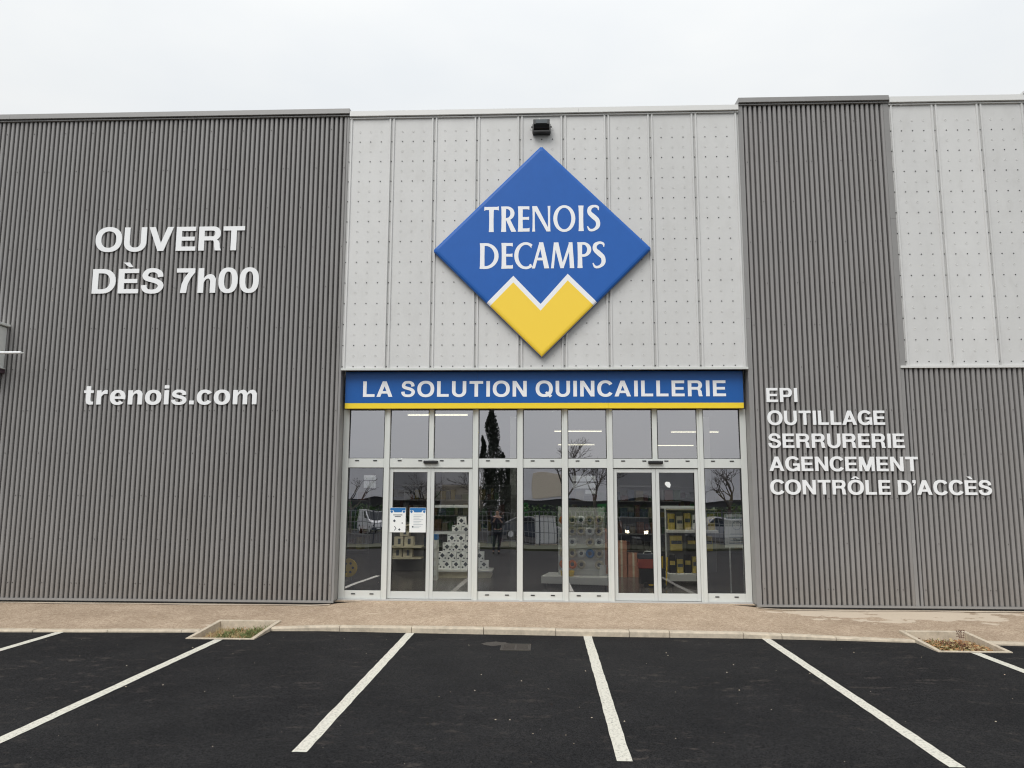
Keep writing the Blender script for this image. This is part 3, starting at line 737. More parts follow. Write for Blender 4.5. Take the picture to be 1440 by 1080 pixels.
# ------------------------------------------------------------------ diamond logo sign
logo = thing('logo_sign', 'large blue diamond shaped sign reading TRENOIS DECAMPS with a yellow zigzag foot', 'sign', (-.033, 0, 5.755))
HD = 1.822
def diamond_mesh():
    # pillow edged tray: flat face, rounded rim, returned to the wall
    mb = MB(); rings = [(HD, -.030), (HD, -.088), (HD - .012, -.108), (HD - .04, -.124), (HD - .085, -.130)]
    idx = []
    for h, y in rings:
        k = len(mb.v); c = .02
        pts = []
        for sx, sz in ((0, 1), (1, 0), (0, -1), (-1, 0)):
            for s in (-1, 1):
                if sx == 0: pts.append((s * c * (sz), y, sz * (h - c)))
                else: pts.append((sx * (h - c), y, -s * c * sx))
        mb.v += pts; idx.append(k)
    n = 8
    for a, b in zip(idx, idx[1:]):
        for i in range(n): mb.f.append((a + i, a + (i + 1) % n, b + (i + 1) % n, b + i)); mb.m.append(1 if a == idx[0] else 0)  # return ring coloured dark, imitating the shade along the lower rim
    mb.f.append(tuple(idx[-1] + i for i in range(n))); mb.m.append(0)
    mb.f.append(tuple(idx[0] + i for i in range(n))[::-1]); mb.m.append(0)
    return mb
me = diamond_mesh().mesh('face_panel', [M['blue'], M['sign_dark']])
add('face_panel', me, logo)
box('mounting_frame', logo, M['sign_dark'], -.9, .9, -.044, -.026, -.8, .8)
# yellow foot and white zigzag follow the pillow edge: built as clipped shapes on stepped rings
def rim(x, z):
    """y of the sign's face at x, z"""
    d = HD - (abs(x) + abs(z))
    prof = [(0, -.0855), (.012, -.108), (.04, -.124), (.085, -.130), (9, -.130)]
    for (a, ya), (b, yb) in zip(prof, prof[1:]):
        if d <= b: return ya + (yb - ya) * max(0, d - a) / (b - a)
    return -.130
def zig(x):       # lower limit of the blue, relative to the sign's centre
    x = x + .0
    px = [-.90, -.468, -.018, .430, .868]; pz = [-.90, -.452, -.932, -.425, -.868]
    if x <= px[0]: return pz[0] + (x - px[0]) * 1.07
    for a, b, c, d in zip(px, px[1:], pz, pz[1:]):
        if x <= b: return c + (d - c) * (x - a) / (b - a)
    return pz[-1] - (x - px[-1]) * 1.1
def zone(dtop, dbot, m, name, lift):
    mb = MB(); n = 240; X0 = -.99; X1 = .99
    cols = sorted(set([X0 + (X1 - X0) * i / n for i in range(n + 1)] + [-.90, -.468, -.018, .430, .868, 0]))
    def col(x):
        zt = zig(x) - dtop; lim = -(HD - .010 - abs(x))
        zb_ = lim if dbot is None else max(lim, zig(x) - dbot)
        if zt <= zb_: zt = zb_
        zs_ = []
        d_ = [0, .012, .03, .06, .085]
        base = [min(zt, max(zb_, lim + q)) for q in d_] + [zt]
        return [(x, rim(x, z) - lift, z) for z in base]
    prev = None
    for x in cols:
        c = col(x)
        if prev:
            for i in range(5):
                if (prev[i + 1][2] - prev[i][2]) > 1e-5 or (c[i + 1][2] - c[i][2]) > 1e-5:
                    mb.quad([prev[i], c[i], c[i + 1], prev[i + 1]])
        prev = c
    o = add(name, mb.mesh(name, m, fix=False), logo); return o
zone(0, .118, M['print_white'], 'white_zigzag', .0022)
zone(.112, None, M['yellow'], 'yellow_foot', .0040)

# flared roman letters of the logo, drawn as strokes; units: x 0..., z 0..270 = cap height
def ellipse_ring(mb, cx, cz, rx, rz, ix, iz, a0=0, a1=360, icx=None, y=0, n=40):
    icx = cx if icx is None else icx
    for i in range(n):
        p = R(a0 + (a1 - a0) * i / n); q = R(a0 + (a1 - a0) * (i + 1) / n)
        mb.quad([(icx + ix * math.cos(p), y, cz + iz * math.sin(p)), (cx + rx * math.cos(p), y, cz + rz * math.sin(p)), (cx + rx * math.cos(q), y, cz + rz * math.sin(q)), (icx + ix * math.cos(q), y, cz + iz * math.sin(q))])
def stem(mb, x0, x1, z0=0, z1=265, fl=5, y=0):
    zz = [z0, z0 + (z1 - z0) * .12, z0 + (z1 - z0) * .5, z0 + (z1 - z0) * .88, z1]; f = [fl, fl * .35, 0, fl * .35, fl]
    for a, b, fa, fb in zip(zz, zz[1:], f, f[1:]):
        mb.quad([(x0 - fa, y, a), (x1 + fa, y, a), (x1 + fb, y, b), (x0 - fb, y, b)])
def arm(mb, x0, x1, z0, z1, fl=5, y=0, dirn=0):
    mid = x0 + (x1 - x0) * .75
    mb.quad([(x0, y, z0), (mid, y, z0), (mid, y, z1), (x0, y, z1)])
    up = fl if dirn >= 0 else 0; dn = fl if dirn <= 0 else 0
    mb.quad([(mid, y, z0), (x1, y, z0 - dn), (x1, y, z1 + up), (mid, y, z1)])
def sweep(mb, pts, wid, y=0, n=10):
    """smooth stroke of changing width through points (Catmull-Rom)"""
    P = [Vector((p[0], 0, p[1])) for p in pts]; P = [P[0] * 2 - P[1]] + P + [P[-1] * 2 - P[-2]]
    W = [wid[0]] + list(wid) + [wid[-1]]; out_ = []
    for i in range(1, len(P) - 2):
        for j in range(n + (i == len(P) - 3)):
            t = j / n; c = lambda a, b, d, e: .5 * ((2 * b) + (d - a) * t + (2 * a - 5 * b + 4 * d - e) * t * t + (-a + 3 * b - 3 * d + e) * t ** 3)
            out_.append((c(P[i - 1], P[i], P[i + 1], P[i + 2]), c(W[i - 1], W[i], W[i + 1], W[i + 2])))
    side = []
    for i, (p, wd) in enumerate(out_):
        d = (out_[min(i + 1, len(out_) - 1)][0] - out_[max(i - 1, 0)][0]).normalized(); nn = Vector((-d.z, 0, d.x))
        side.append((p + nn * wd / 2, p - nn * wd / 2))
    for (a, b), (c_, d_) in zip(side, side[1:]):
        mb.quad([(a.x, y, a.z), (b.x, y, b.z), (d_.x, y, d_.z), (c_.x, y, c_.z)])
def para(mb, a, b, wa, wb, y=0):      # slanted stroke between two levels, horizontal cut ends
    mb.quad([(a[0], y, a[1]), (a[0] + wa, y, a[1]), (b[0] + wb, y, b[1]), (b[0], y, b[1])])
e_ = .3
def G_T(mb): arm(mb, 79, 158, 230, 262, 6); mb.quad([(79, 0, 230), (20, 0, 230), (20, 0, 262), (79, 0, 262)]); mb.quad([(20, 0, 230), (0, 0, 222), (3, 0, 264), (20, 0, 262)]); stem(mb, 55, 101, 0, 232, 4, -e_)
def G_R(mb): stem(mb, 4, 50); ellipse_ring(mb, 62, 192, 80, 73, 38, 47, -90, 90, 60, -e_); mb.quad([(40, -2 * e_, 239), (64, -2 * e_, 239), (64, -2 * e_, 265), (40, -2 * e_, 265)]); mb.quad([(40, -2 * e_, 119), (64, -2 * e_, 119), (64, -2 * e_, 144), (40, -2 * e_, 144)]); para(mb, (108, 0), (50, 128), 54, 46, -3 * e_)
def G_E(mb, w=122): stem(mb, 4, 50); arm(mb, 48, w, 233, 264, 6, -e_, -1); arm(mb, 48, w - 3, 124, 152, 4, -e_); arm(mb, 48, w + 2, 1, 34, 6, -e_, 1)
def G_N(mb): stem(mb, 4, 26, 0, 262, 5); para(mb, (152, 0), (0, 265), 38, 50, -e_); stem(mb, 168, 190, 0, 265, 4, -2 * e_)
def G_O(mb): ellipse_ring(mb, 117, 132, 117, 139, 75, 112)
def G_I(mb): stem(mb, 4, 50)
def G_S(mb): sweep(mb, [(124, 214), (118, 246), (78, 258), (34, 236), (30, 190), (72, 148), (112, 108), (116, 52), (76, 14), (30, 12), (6, 50)], [8, 24, 26, 40, 44, 50, 46, 42, 27, 24, 12])
def G_D(mb): stem(mb, 4, 50); ellipse_ring(mb, 62, 132, 140, 133, 95, 104, -90, 90, 62, -e_); mb.quad([(40, -2 * e_, 236), (64, -2 * e_, 236), (64, -2 * e_, 265), (40, -2 * e_, 265)]); mb.quad([(40, -2 * e_, -1), (64, -2 * e_, -1), (64, -2 * e_, 28), (40, -2 * e_, 28)])
def G_C(mb): ellipse_ring(mb, 122, 132, 122, 139, 80, 112, 52, 308, 124); mb.quad([(174, -e_, 219), (183, -e_, 208), (186, -e_, 252), (140, -e_, 266)]); mb.quad([(165, -e_, 45), (183, -e_, 46), (181, -e_, 8), (150, -e_, -3)])
def G_A(mb): para(mb, (0, 0), (80, 268), 32, 30); para(mb, (132, 0), (75, 268), 52, 46, -e_); mb.quad([(44, -2 * e_, 82), (128, -2 * e_, 82), (122, -2 * e_, 110), (52, -2 * e_, 110)])
def G_M(mb): para(mb, (0, 0), (32, 265), 30, 26); para(mb, (100, 0), (30, 265), 38, 50, -e_); para(mb, (104, 0), (196, 265), 30, 32, -2 * e_); para(mb, (200, 0), (190, 265), 48, 40, -3 * e_)
def G_P(mb): stem(mb, 4, 50); ellipse_ring(mb, 64, 190, 84, 75, 42, 50, -90, 90, 62, -e_); mb.quad([(40, -2 * e_, 239), (66, -2 * e_, 239), (66, -2 * e_, 265), (40, -2 * e_, 265)]); mb.quad([(40, -2 * e_, 115), (66, -2 * e_, 115), (66, -2 * e_, 141), (40, -2 * e_, 141)])
line1 = [(G_T, 85), (G_R, 268), (G_E, 447), (G_N, 600), (G_O, 824), (G_I, 1092), (G_S, 1180)]
line2 = [(G_D, 38), (G_E, 270), (G_C, 408), (G_A, 597), (G_M, 800), (G_P, 1082), (G_S, 1240)]
for ln, zb in ((line1, 6.058), (line2, 5.425)):
    kx = 1.92 / 1227 if ln is line1 else 2.078 / 1340; x00 = (-.993 - 85 * kx) if ln is line1 else (-1.06 - 38 * kx)
    for fn, ux in ln:
        mb = MB(); fn(mb)
        kz = .442 / 265
        mb.v = [(x * kx, y * .001, z * kz) for x, y, z in mb.v]
        add('letter', mb.mesh('letter', M['print_white'], fix=False), logo, (x00 + ux * kx + .033, -.1325, zb - 5.755))

# ------------------------------------------------------------------ floodlight above the sign
fl = thing('floodlight', 'small black floodlight tilted down over the tip of the diamond sign', 'floodlight', (-.03, 0, 7.855))
mb = MB(); mb.prism([(-.17, .02), (-.20, .07), (-.155, .175), (-.09, .185), (-.075, .05), (-.12, -.01)], 'x', -.14, .14)
add('lamp_body', mb.mesh('lamp_body', M['black'], bevel=.008), fl)
mb = MB(); mb.quad([(-.098, -.206, .078), (.098, -.206, .078), (.098, -.167, .165), (-.098, -.167, .165)])
add('lamp_lens', mb.mesh('lamp_lens', M['lens'], fix=False), fl)
mb = MB(); mb.box(-.155, -.147, -.14, -.02, -.03, .09); mb.box(.147, .155, -.14, -.02, -.03, .09); mb.box(-.147, .147, -.15, -.006, -.045, -.02)
add('bracket', mb.mesh('bracket', M['black']), fl)
add('bolt', MB().cyl((-.172, -.12, .05), .016, .018, 'x', 10).cyl((.155, -.12, .05), .016, .018, 'x', 10).mesh('bolt', M['black']), fl)
mb = MB()
for i in range(7): mb.box(-.12 + i * .038, -.114 + i * .038, -.085, -.045, .03, .17)
add('cooling_fins', mb.mesh('cooling_fins', M['black']), fl)
add('cable', MB().tube([(0, -.06, .17), (-.03, -.05, .21), (-.035, -.02, .26)], [.005] * 3, 6).mesh('cable', M['white_paint']), fl)

# ------------------------------------------------------------------ wall cabinet on the left edge
cb = thing('wall_cabinet', 'light grey box with a white bar on the ribbed wall at the left edge', 'wall box', (0, 0, 0))
box('cabinet_body', cb, M['cabinet'], -10.1, -9.125, -.30, -.003, 3.80, 4.50, .006)
box('cabinet_roof', cb, M['cabinet'], -10.15, -9.07, -.34, -.002, 4.515, 4.555, .005)
box('cabinet_base', cb, M['cabinet_dark'], -10.12, -9.10, -.31, -.002, 3.715, 3.785)
box('cabinet_rim', cb, M['alu'], -10.13, -9.09, -.315, -.0025, 3.787, 3.798)
add('corner_post', MB().cyl((-9.122, -.30, 3.80), .012, .70, 'z', 10).mesh('corner_post', M['alu']), cb)
add('white_bar', MB().cyl((-10.1, -.35, 4.01), .024, 1.50, 'x', 12, r2=.022).mesh('white_bar', M['white_letter'], smooth=False), cb)
add('bar_tip', MB().cyl((-8.598, -.35, 4.003), .008, .045, 'x', 8).mesh('bar_tip', M['alu']), cb)

# ------------------------------------------------------------------ planters, drain
def planter(p, label, dead):
    x0, x1, y0, y1 = p
    t = thing('kerb_planter', label, 'planter', ((x0 + x1) / 2, (y0 + y1) / 2, ZA)); ox, oy = t.location.x, t.location.y
    zf = .012; zb = .075; e = .055
    def edge(a, b, wd, name='edge_stone'):
        (ax, ay, az_), (bx, by, bz) = a, b; d = Vector((bx - ax, by - ay)).normalized(); n_ = Vector((-d.y, d.x)) * wd
        mb = MB(); k = [(ax, ay), (bx, by), (bx + n_.x, by + n_.y), (ax + n_.x, ay + n_.y)]
        zt = [az_, bz, bz, az_]
        mb.v = [(x - ox, y - oy, -.05) for x, y in k] + [(x - ox, y - oy, z) for (x, y), z in zip(k, zt)]
        mb.f = [(0, 3, 2, 1), (4, 5, 6, 7), (0, 1, 5, 4), (1, 2, 6, 5), (2, 3, 7, 6), (3, 0, 4, 7)]; mb.m = [0] * 6
        add(name, mb.mesh(name, M['concrete'], bevel=.004), t)
    edge((x0 + e + .002, y0, zf), (x1 - e - .002, y0, zf), .045)
    edge((x1 - e - .002, y1, zb), (x0 + e + .002, y1, zb), .085)
    edge((x0, y1, zb), (x0, y0, zf), e); edge((x1, y0, zf), (x1, y1, zb), e)
    mb = MB(); n = 10
    a0, a1, b0, b1 = x0 + e - ox, x1 - e - ox, y0 + .045 - oy, y1 - .085 - oy
    hgt = [[random.uniform(-.012, .012) - .006 for _ in range(n + 1)] for _ in range(n + 1)]
    for i in range(n):
        for j in range(n):
            P = lambda i_, j_: (a0 + (a1 - a0) * i_ / n, b0 + (b1 - b0) * j_ / n, hgt[i_][j_] + .0)
            mb.quad([P(i, j), P(i + 1, j), P(i + 1, j + 1), P(i, j + 1)])
    add('soil', mb.mesh('soil', M['soil'], fix=False), t, (0, 0, -.04))
    def blades(cnt, m, name, h0, h1, wd, xr, flat=False):
        mb = MB()
        for _ in range(cnt):
            x = random.uniform(*xr) * (a1 - a0) + a0; y = random.triangular(b0 + .02, b1 - .02, (b0 + b1) / 2); a = random.uniform(0, 2 * PI); h = random.uniform(h0, h1); w_ = random.uniform(.5, 1) * wd
            dx, dy = math.cos(a), math.sin(a); l = h * random.uniform(.2, 1.0)
            if flat:
                z = random.uniform(.002, .035); tz = random.uniform(-.012, .02)
                mb.quad([(x - dx * w_, y - dy * w_, z), (x + dy * w_ * .6, y - dx * w_ * .6, z + tz), (x + dx * w_, y + dy * w_, z + tz * .5), (x - dy * w_ * .6, y + dx * w_ * .6, z - tz * .2)])
            else:
                mb.quad([(x - dy * w_, y + dx * w_, -.01), (x + dy * w_, y - dx * w_, -.01), (x + dx * l * .5 + dy * w_ * .8, y + dy * l * .5 - dx * w_ * .8, h * .65), (x + dx * l, y + dy * l, h)])
        add(name, mb.mesh(name, m, fix=False), t, (0, 0, -.04), kind='stuff')
    if not dead:
        blades(420, M['weed'], 'weeds', .02, .07, .005, (.33, .52)); blades(480, M['weed'], 'weeds', .02, .09, .005, (.68, .96))
        blades(1100, M['straw'], 'dry_grass', .02, .06, .004, (.08, 1)); blades(260, M['deadleaf'], 'dead_leaves', 0, .01, .02, (.1, 1), True)
    else:
        blades(520, M['deadleaf'], 'dead_leaves', 0, .01, .03, (.05, .95), True); blades(200, M['straw'], 'dry_leaves', 0, .01, .032, (.2, .95), True)
        blades(130, M['deadred'], 'dark_leaves', .02, .07, .012, (.35, .7)); blades(350, M['straw'], 'dry_grass', .02, .06, .004, (.02, 1)); blades(260, M['weed'], 'weeds', .02, .06, .006, (.1, .6))
        mb = MB()
        for q in range(3):
            x = .10 + q * .025; mb.tube([(x, .05, 0), (x + .01, .05, .09), (x + .03 * (q - 1), .04, .17)], [.004, .003, .002], 5)
            for s in range(7):
                z = .07 + s * .015; mb.quad([(x, .05, z), (x + .02 * (-1) ** s, .045, z + .01), (x + .028 * (-1) ** s, .05, z - .004)])
        add('dry_stalk', mb.mesh('dry_stalk', M['deadred']), t)
planter(PLANT[0], 'sunken planting pit with green weeds in the kerb on the left of the entrance', False)
planter(PLANT[1], 'sunken planting pit full of dead brown leaves in the kerb on the right', True)

dr = thing('drain_cover', 'small cast iron drain cover in the asphalt near the middle of the kerb', 'drain cover', (-.355, -2.66, ZA))
mb = MB(); mb.box(-.185, .185, -.20, -.17, -.02, .006); mb.box(-.185, .185, .17, .20, -.02, .006); mb.box(-.185, -.165, -.17, .17, -.02, .006); mb.box(.165, .185, -.17, .17, -.02, .006)
add('frame', mb.mesh('frame', M['iron']), dr)
box('cover_plate', dr, M['iron'], -.162, .162, -.167, .167, -.02, .003)
barm = MB().box(-.15, -.012, -.009, .009, .003, .0065).box(.012, .15, -.009, .009, .003, .0065).mesh('tread_bar', M['iron'])
for i in range(9): add('tread_bar', barm, dr, (0, -.14 + i * .035, 0))
# rough patch of chipped mortar beside the drain
mb = MB(); c0 = (-.62, -2.46); ring = [(c0[0] + (.17 + random.uniform(-.05, .05)) * math.cos(a), c0[1] + (.12 + random.uniform(-.04, .04)) * math.sin(a)) for a in [2 * PI * i / 16 for i in range(16)]]
mb.quad([(x, y, ZA + .004) for x, y in ring]); add('asphalt_patch', mb.mesh('asphalt_patch', M['iron'], fix=False), kind='structure')
# pebbles and litter specks on the asphalt
mb = MB()
for _ in range(150):
    x = random.uniform(-7.5, 7); y = random.uniform(-7.3, -2.1); r = random.choice([.003, .004, .004, .005, .008])
    k = len(mb.v); mb.v += [(x + r * random.uniform(.7, 1.3) * math.cos(a), y + r * math.sin(a), ZA + .001) for a in (0, 1.3, 2.5, 3.8, 5.1)] + [(x, y, ZA + r * .8)]
    for i in range(5): mb.f.append((k + i, k + (i + 1) % 5, k + 5)); mb.m.append(0)
add('gravel', mb.mesh('gravel', M['cement'], fix=False), kind='stuff')

# ------------------------------------------------------------------ inside the shop
F0 = .022
# pyramid of boxes
plinth = thing('display_plinth', 'low pale plinth under the pyramid of white boxes', 'plinth', (-1.72, 3.75, F0))
box('top_board', plinth, M['white_paint'], -.66, .66, -.3, .3, .115, .15, .004); box('side_panel', plinth, M['cream'], -.63, .63, -.27, .27, 0, .113)
bw, bh = .186, .176
boxm = MB().box(-bw / 2, bw / 2, -.09, .09, 0, bh).mesh('box', M['paper'], bevel=.003)
lab = MB()
def dia(cx, cz, r, y=-.0925): lab.quad([(cx - r, y, cz), (cx, y, cz - r), (cx + r, y, cz), (cx, y, cz + r)])
dia(0, .10, .048); dia(-.06, .04, .022); dia(.06, .045, .020); lab.quad([(-.08, -.0925, .145), (-.03, -.0925, .15), (-.03, -.0925, .165), (-.08, -.0925, .165)])
labm = lab.mesh('box_print', M['ink'], fix=False)
rows = [6, 5, 4, 3, 2, 1]; first = None
side = ['left', 'second', 'third', 'fourth', 'fifth', 'right']
rown = ['bottom', 'second', 'third', 'fourth', 'fifth', 'top']
for r, n in enumerate(rows):
    for i in range(n):
        x = -1.72 + (i - (n - 1) / 2) * (bw + .006) + random.uniform(-.002, .002); z = F0 + .15 + r * (bh + .001)
        if n == 1: lb = 'single white box with dark print crowning the pyramid of boxes'
        else:
            pos = 'leftmost' if i == 0 else ('rightmost' if i == n - 1 else ['', 'second', 'third', 'fourth', 'fifth'][i] + ' from the left')
            lb = 'printed white box, %s in the %s row of the pyramid' % (pos, rown[r])
        if first is None:
            first = thing('paint_box', lb, 'box', (x, 3.75, z), group='boxes stacked in a pyramid'); add('carton', boxm, first); add('box_print', labm, first); o = first
        else: o = copy_tree(first, (x, 3.75, z), None, lb)
        o.rotation_euler = (0, 0, random.uniform(-.03, .03))

# gondola with rolls
gd = thing('roll_display', 'pale wheeled display stand filled with rolls behind the middle window', 'display stand', (.62, 2.1, F0), (0, 0, R(-12)))
box('base', gd, M['white_paint'], -.62, .62, -.36, .36, .09, .22, .006)
box('back_panel', gd, M['white_paint'], -.33, .47, -.03, .03, .22, 1.45)
for x in (-.36, .47): box('upright', gd, M['alu'], x, x + .03, -.04, .04, .221, 1.47)
for z in (.42, .62, .82, 1.02, 1.22): box('shelf_rail', gd, M['alu'], -.33, .47, -.05, -.031, z - .11, z - .095)
for x in (-.55, .55):
    for y in (-.3, .3): add('castor', MB().cyl((x - .015, y, .045), .045, .03, 'x', 12).mesh('castor', M['rubber']), gd)
G_rot = Matrix.Rotation(R(-12), 3, 'Z')
rollm = MB().torus((0, 0, 0), .058, .024, 'y', 16, 8).mesh('roll', M['cream'], smooth=True)
rollo = MB().torus((0, 0, 0), .058, .024, 'y', 16, 8).mesh('roll', M['orange'], smooth=True)
rollg = MB().torus((0, 0, 0), .058, .024, 'y', 16, 8).mesh('roll', M['cabinet'], smooth=True)
rollb = MB().torus((0, 0, 0), .058, .024, 'y', 16, 8).mesh('roll', M['posterblue'], smooth=True)
core = MB().cyl((0, -.015, 0), .034, .03, 'y', 12).mesh('core', M['ink'])
rn = {0: ('orange', rollo), 1: ('cream', rollm), 2: ('pale', rollg)}
rowname = ['lowest', 'second', 'third', 'fourth', 'top']
for r, z in enumerate((.42, .62, .82, 1.02, 1.22)):
    for i in range(5):
        if (r, i) in ((0, 3), (2, 2)): continue
        kind = 0 if (r == 0 and i < 2) or (r == 4 and i == 0) else (3 if (r, i) in ((1, 3),) else (2 if (i + r) % 3 == 0 else 1))
        nm, me_ = {0: ('orange', rollo), 1: ('cream', rollm), 2: ('grey', rollg), 3: ('blue', rollb)}[kind]
        v = G_rot @ Vector((-.25 + i * .165, -.09 - .02 * (i % 2), 0))
        t = thing('tape_roll', '%s roll, %s in the %s row of the wheeled stand' % (nm, ['leftmost', 'second from left', 'middle', 'fourth from left', 'rightmost'][i], rowname[r]), 'roll', (.62 + v.x, 2.1 + v.y, F0 + z), (0, 0, R(-12)), 'rolls hung on the wheeled stand')
        add('winding', me_, t); add('core', core, t)
yb = thing('yellow_bucket', 'yellow tub standing on the base of the roll display', 'tub', (.42, 1.93, F0 + .22))
add('tub_body', MB().cyl((0, 0, 0), .11, .09, 'z', 16, r2=.13).mesh('tub_body', M['tool_yellow']), yb)
wb = thing('white_bucket', 'white bucket beside the roll display base', 'bucket', (1.06, 1.95, F0 + .22))
add('bucket_body', MB().cyl((0, 0, 0), .06, .20, 'z', 16, r2=.07).mesh('bucket_body', M['white_paint']), wb)
# stack of orange packs
for i in range(3):
    for j in range(4 - i):
        t = thing('brown_carton', 'reddish brown carton in the stack behind the roll display, %s level' % ['floor', 'second', 'third', 'top'][j] + (', outer column' if i == 2 else (', middle column' if i == 1 else ', inner column')), 'carton',
                  (1.35 + i * .24, 3.9, F0 + j * .245), group='brown cartons')
        add('carton', MB().box(-.11, .11, -.12, .12, 0, .24).mesh('carton', M['brown_pack'], bevel=.004), t)
        add('tape_strip', MB().box(-.02, .02, -.1215, .1215, .001, .2415).mesh('tape_strip', M['cream']), t)
# tool display
td = thing('tool_display', 'pale wheeled shelf rack carrying yellow and black tool packs behind the right door', 'display rack', (2.72, 2.6, F0))
box('base', td, M['white_paint'], -.40, .22, -.3, .3, .10, .23, .006); box('back_panel', td, M['wall_in'], -.38, .55, .02, .05, .23, 1.42)
box('shelf', td, M['white_paint'], -.40, .55, -.24, .019, .98, 1.03, .004); box('top_shelf', td, M['cream'], -.38, .55, -.2, .019, 1.40, 1.42)
for x in (-.40, .53): box('upright', td, M['alu'], x, x + .03, .0501, .09, .231, 1.44)
for x in (-.34, .14): add('castor', MB().cyl((x, -.22, .05), .05, .03, 'x', 12).mesh('castor', M['rubber']), td)
def pack(name, loc, w_, h, m, lb, hang=False):
    t = thing(name, lb, 'tool pack', loc, group='tool packs on the wheeled rack')
    add('case', MB().box(-w_ / 2, w_ / 2, -.06, .06, 0, h).mesh('case', m, bevel=.008), t)
    add('label_band', MB().box(-w_ / 2 + .012, w_ / 2 - .012, -.064, -.0605, h * .45, h * .68).mesh('label_band', M['ink'] if m is not M['black'] else M['dull_yellow']), t)
nn_ = ['leftmost', 'second from left', 'third from left', 'fourth from left', 'fifth from left', 'rightmost']
for i in range(6): pack('hanging_pack', (2.72 - .30 + i * .15, 2.53, F0 + 1.032), .12, (.30, .26, .31, .28, .22, .30)[i], [M['dull_yellow'], M['cream'], M['dull_yellow'], M['cabinet'], M['dull_yellow'], M['dull_yellow']][i], 'tool pack above the rack shelf, %s' % nn_[i])
for i, (x, wd) in enumerate(((2.50, .22), (2.80, .20), (3.10, .16))): pack('tool_case', (x, 2.53, F0 + .64), wd, .28, M['dull_yellow'] if i != 1 else M['black'], ['wide yellow case left below the rack shelf', 'black case in the middle below the rack shelf', 'narrow yellow case right below the rack shelf'][i])
for i in range(4): pack('tool_bottle', (2.72 - .31 + i * .145, 2.50, F0 + .232), .12, (.33, .25, .34, .30, .36, .22)[i], M['dull_yellow'] if i % 2 else M['black'], 'tool pack on the base of the rack, %s' % (nn_[:3] + ['rightmost'])[i])
# red toolbox on a yellow trolley
tr = thing('yellow_trolley', 'small yellow wheeled trolley carrying the red toolbox', 'trolley', (1.98, 2.2, F0))
add('trolley_frame', MB().tube([(.22, .1, .55), (.2, 0, .05), (-.15, 0, .05)], [.015] * 3, 8).tube([(.28, -.1, .55), (.25, -.12, .05), (-.15, -.12, .05)], [.015] * 3, 8).mesh('trolley_frame', M['tool_yellow']), tr)
for x in (-.12, .2): add('wheel', MB().cyl((x, -.15, .05), .05, .03, 'y', 14).mesh('wheel', M['rubber']), tr)
box('platform', tr, M['black'], -.22, .24, -.12, .12, .068, .34)
rt = thing('red_toolbox', 'dark red toolbox with grey lid on the yellow trolley', 'toolbox', (1.93, 2.2, F0 + .345))
box('toolbox_body', rt, M['red'], -.2, .18, -.12, .12, 0, .17, .012); box('toolbox_lid', rt, M['ink'], -.2, .18, -.12, .12, .172, .26, .012)
add('handle', MB().tube([(-.09, 0, .26), (-.07, 0, .30), (.05, 0, .30), (.07, 0, .26)], [.01] * 4, 8).mesh('handle', M['cabinet']), rt)
# carton shelf and white stand behind the left door
sh = thing('carton_shelf', 'cream shelf unit behind the left door', 'shelf', (-3.05, 4.6, F0))
for z in (.28, .52, .98): box('shelf_board', sh, M['cream'], -.3, .38, -.2, .2, z, z + .03)
box('shelf_back', sh, M['wall_in'], -.3, .38, .2, .22, 0, 1.05)
for i, (x, z) in enumerate(((-.15, .31), (.08, .31), (-.12, .55), (.10, .55), (.0, .76))):
    t = thing('cream_carton', ['cream carton on the left of the low shelf', 'cream carton on the right of the low shelf', 'cream carton on the left of the middle shelf', 'cream carton on the right of the middle shelf', 'cream carton on top of the two others'][i], 'carton', (-3.05 + x, 4.6, F0 + z), group='cream cartons on the shelf')
    add('carton', MB().box(-.1, .1, -.12, .12, 0, .2).mesh('carton', M['cream'], bevel=.004), t)
    add('label_band', MB().box(-.02, .04, -.1225, -.1205, .04, .16).mesh('label_band', M['ink']), t)
ws = thing('leaflet_stand', 'narrow white leaflet stand with a blue head behind the left door', 'leaflet stand', (-2.22, 3.1, F0))
box('stand_body', ws, M['white_paint'], -.10, .10, -.12, .12, 0, .78, .004); box('stand_head', ws, M['posterblue'], -.10, .10, -.12, .12, .784, .9)
for i in range(4): box('leaflet_pocket', ws, M['cabinet'], -.08, .08, -.135, -.1205, .1 + i * .17, .2 + i * .17)
yr = thing('yellow_reel', 'round yellow hose reel at the left end of the shop window', 'reel', (-3.47, 1.3, F0 + .40), (0, 0, R(15)))
add('reel_disc', MB().cyl((0, -.02, 0), .14, .04, 'y', 24).mesh('reel_disc', M['tool_yellow'], bevel=.006), yr); add('reel_rim', MB().torus((0, -.02, 0), .15, .012, 'y', 24, 8).mesh('reel_rim', M['tool_yellow'], smooth=True), yr)
mb = MB()
for i in range(6): a = i * PI / 3; mb.cyl((.085 * math.cos(a), -.023, .085 * math.sin(a)), .022, .003, 'y', 10)
add('reel_holes', mb.mesh('reel_holes', M['ink']), yr); add('reel_foot', MB().tube([(0, .03, 0), (-.12, .1, -.40)], [.012] * 2, 8).tube([(0, .03, 0), (.12, .1, -.40)], [.012] * 2, 8).mesh('reel_foot', M['ink']), yr)
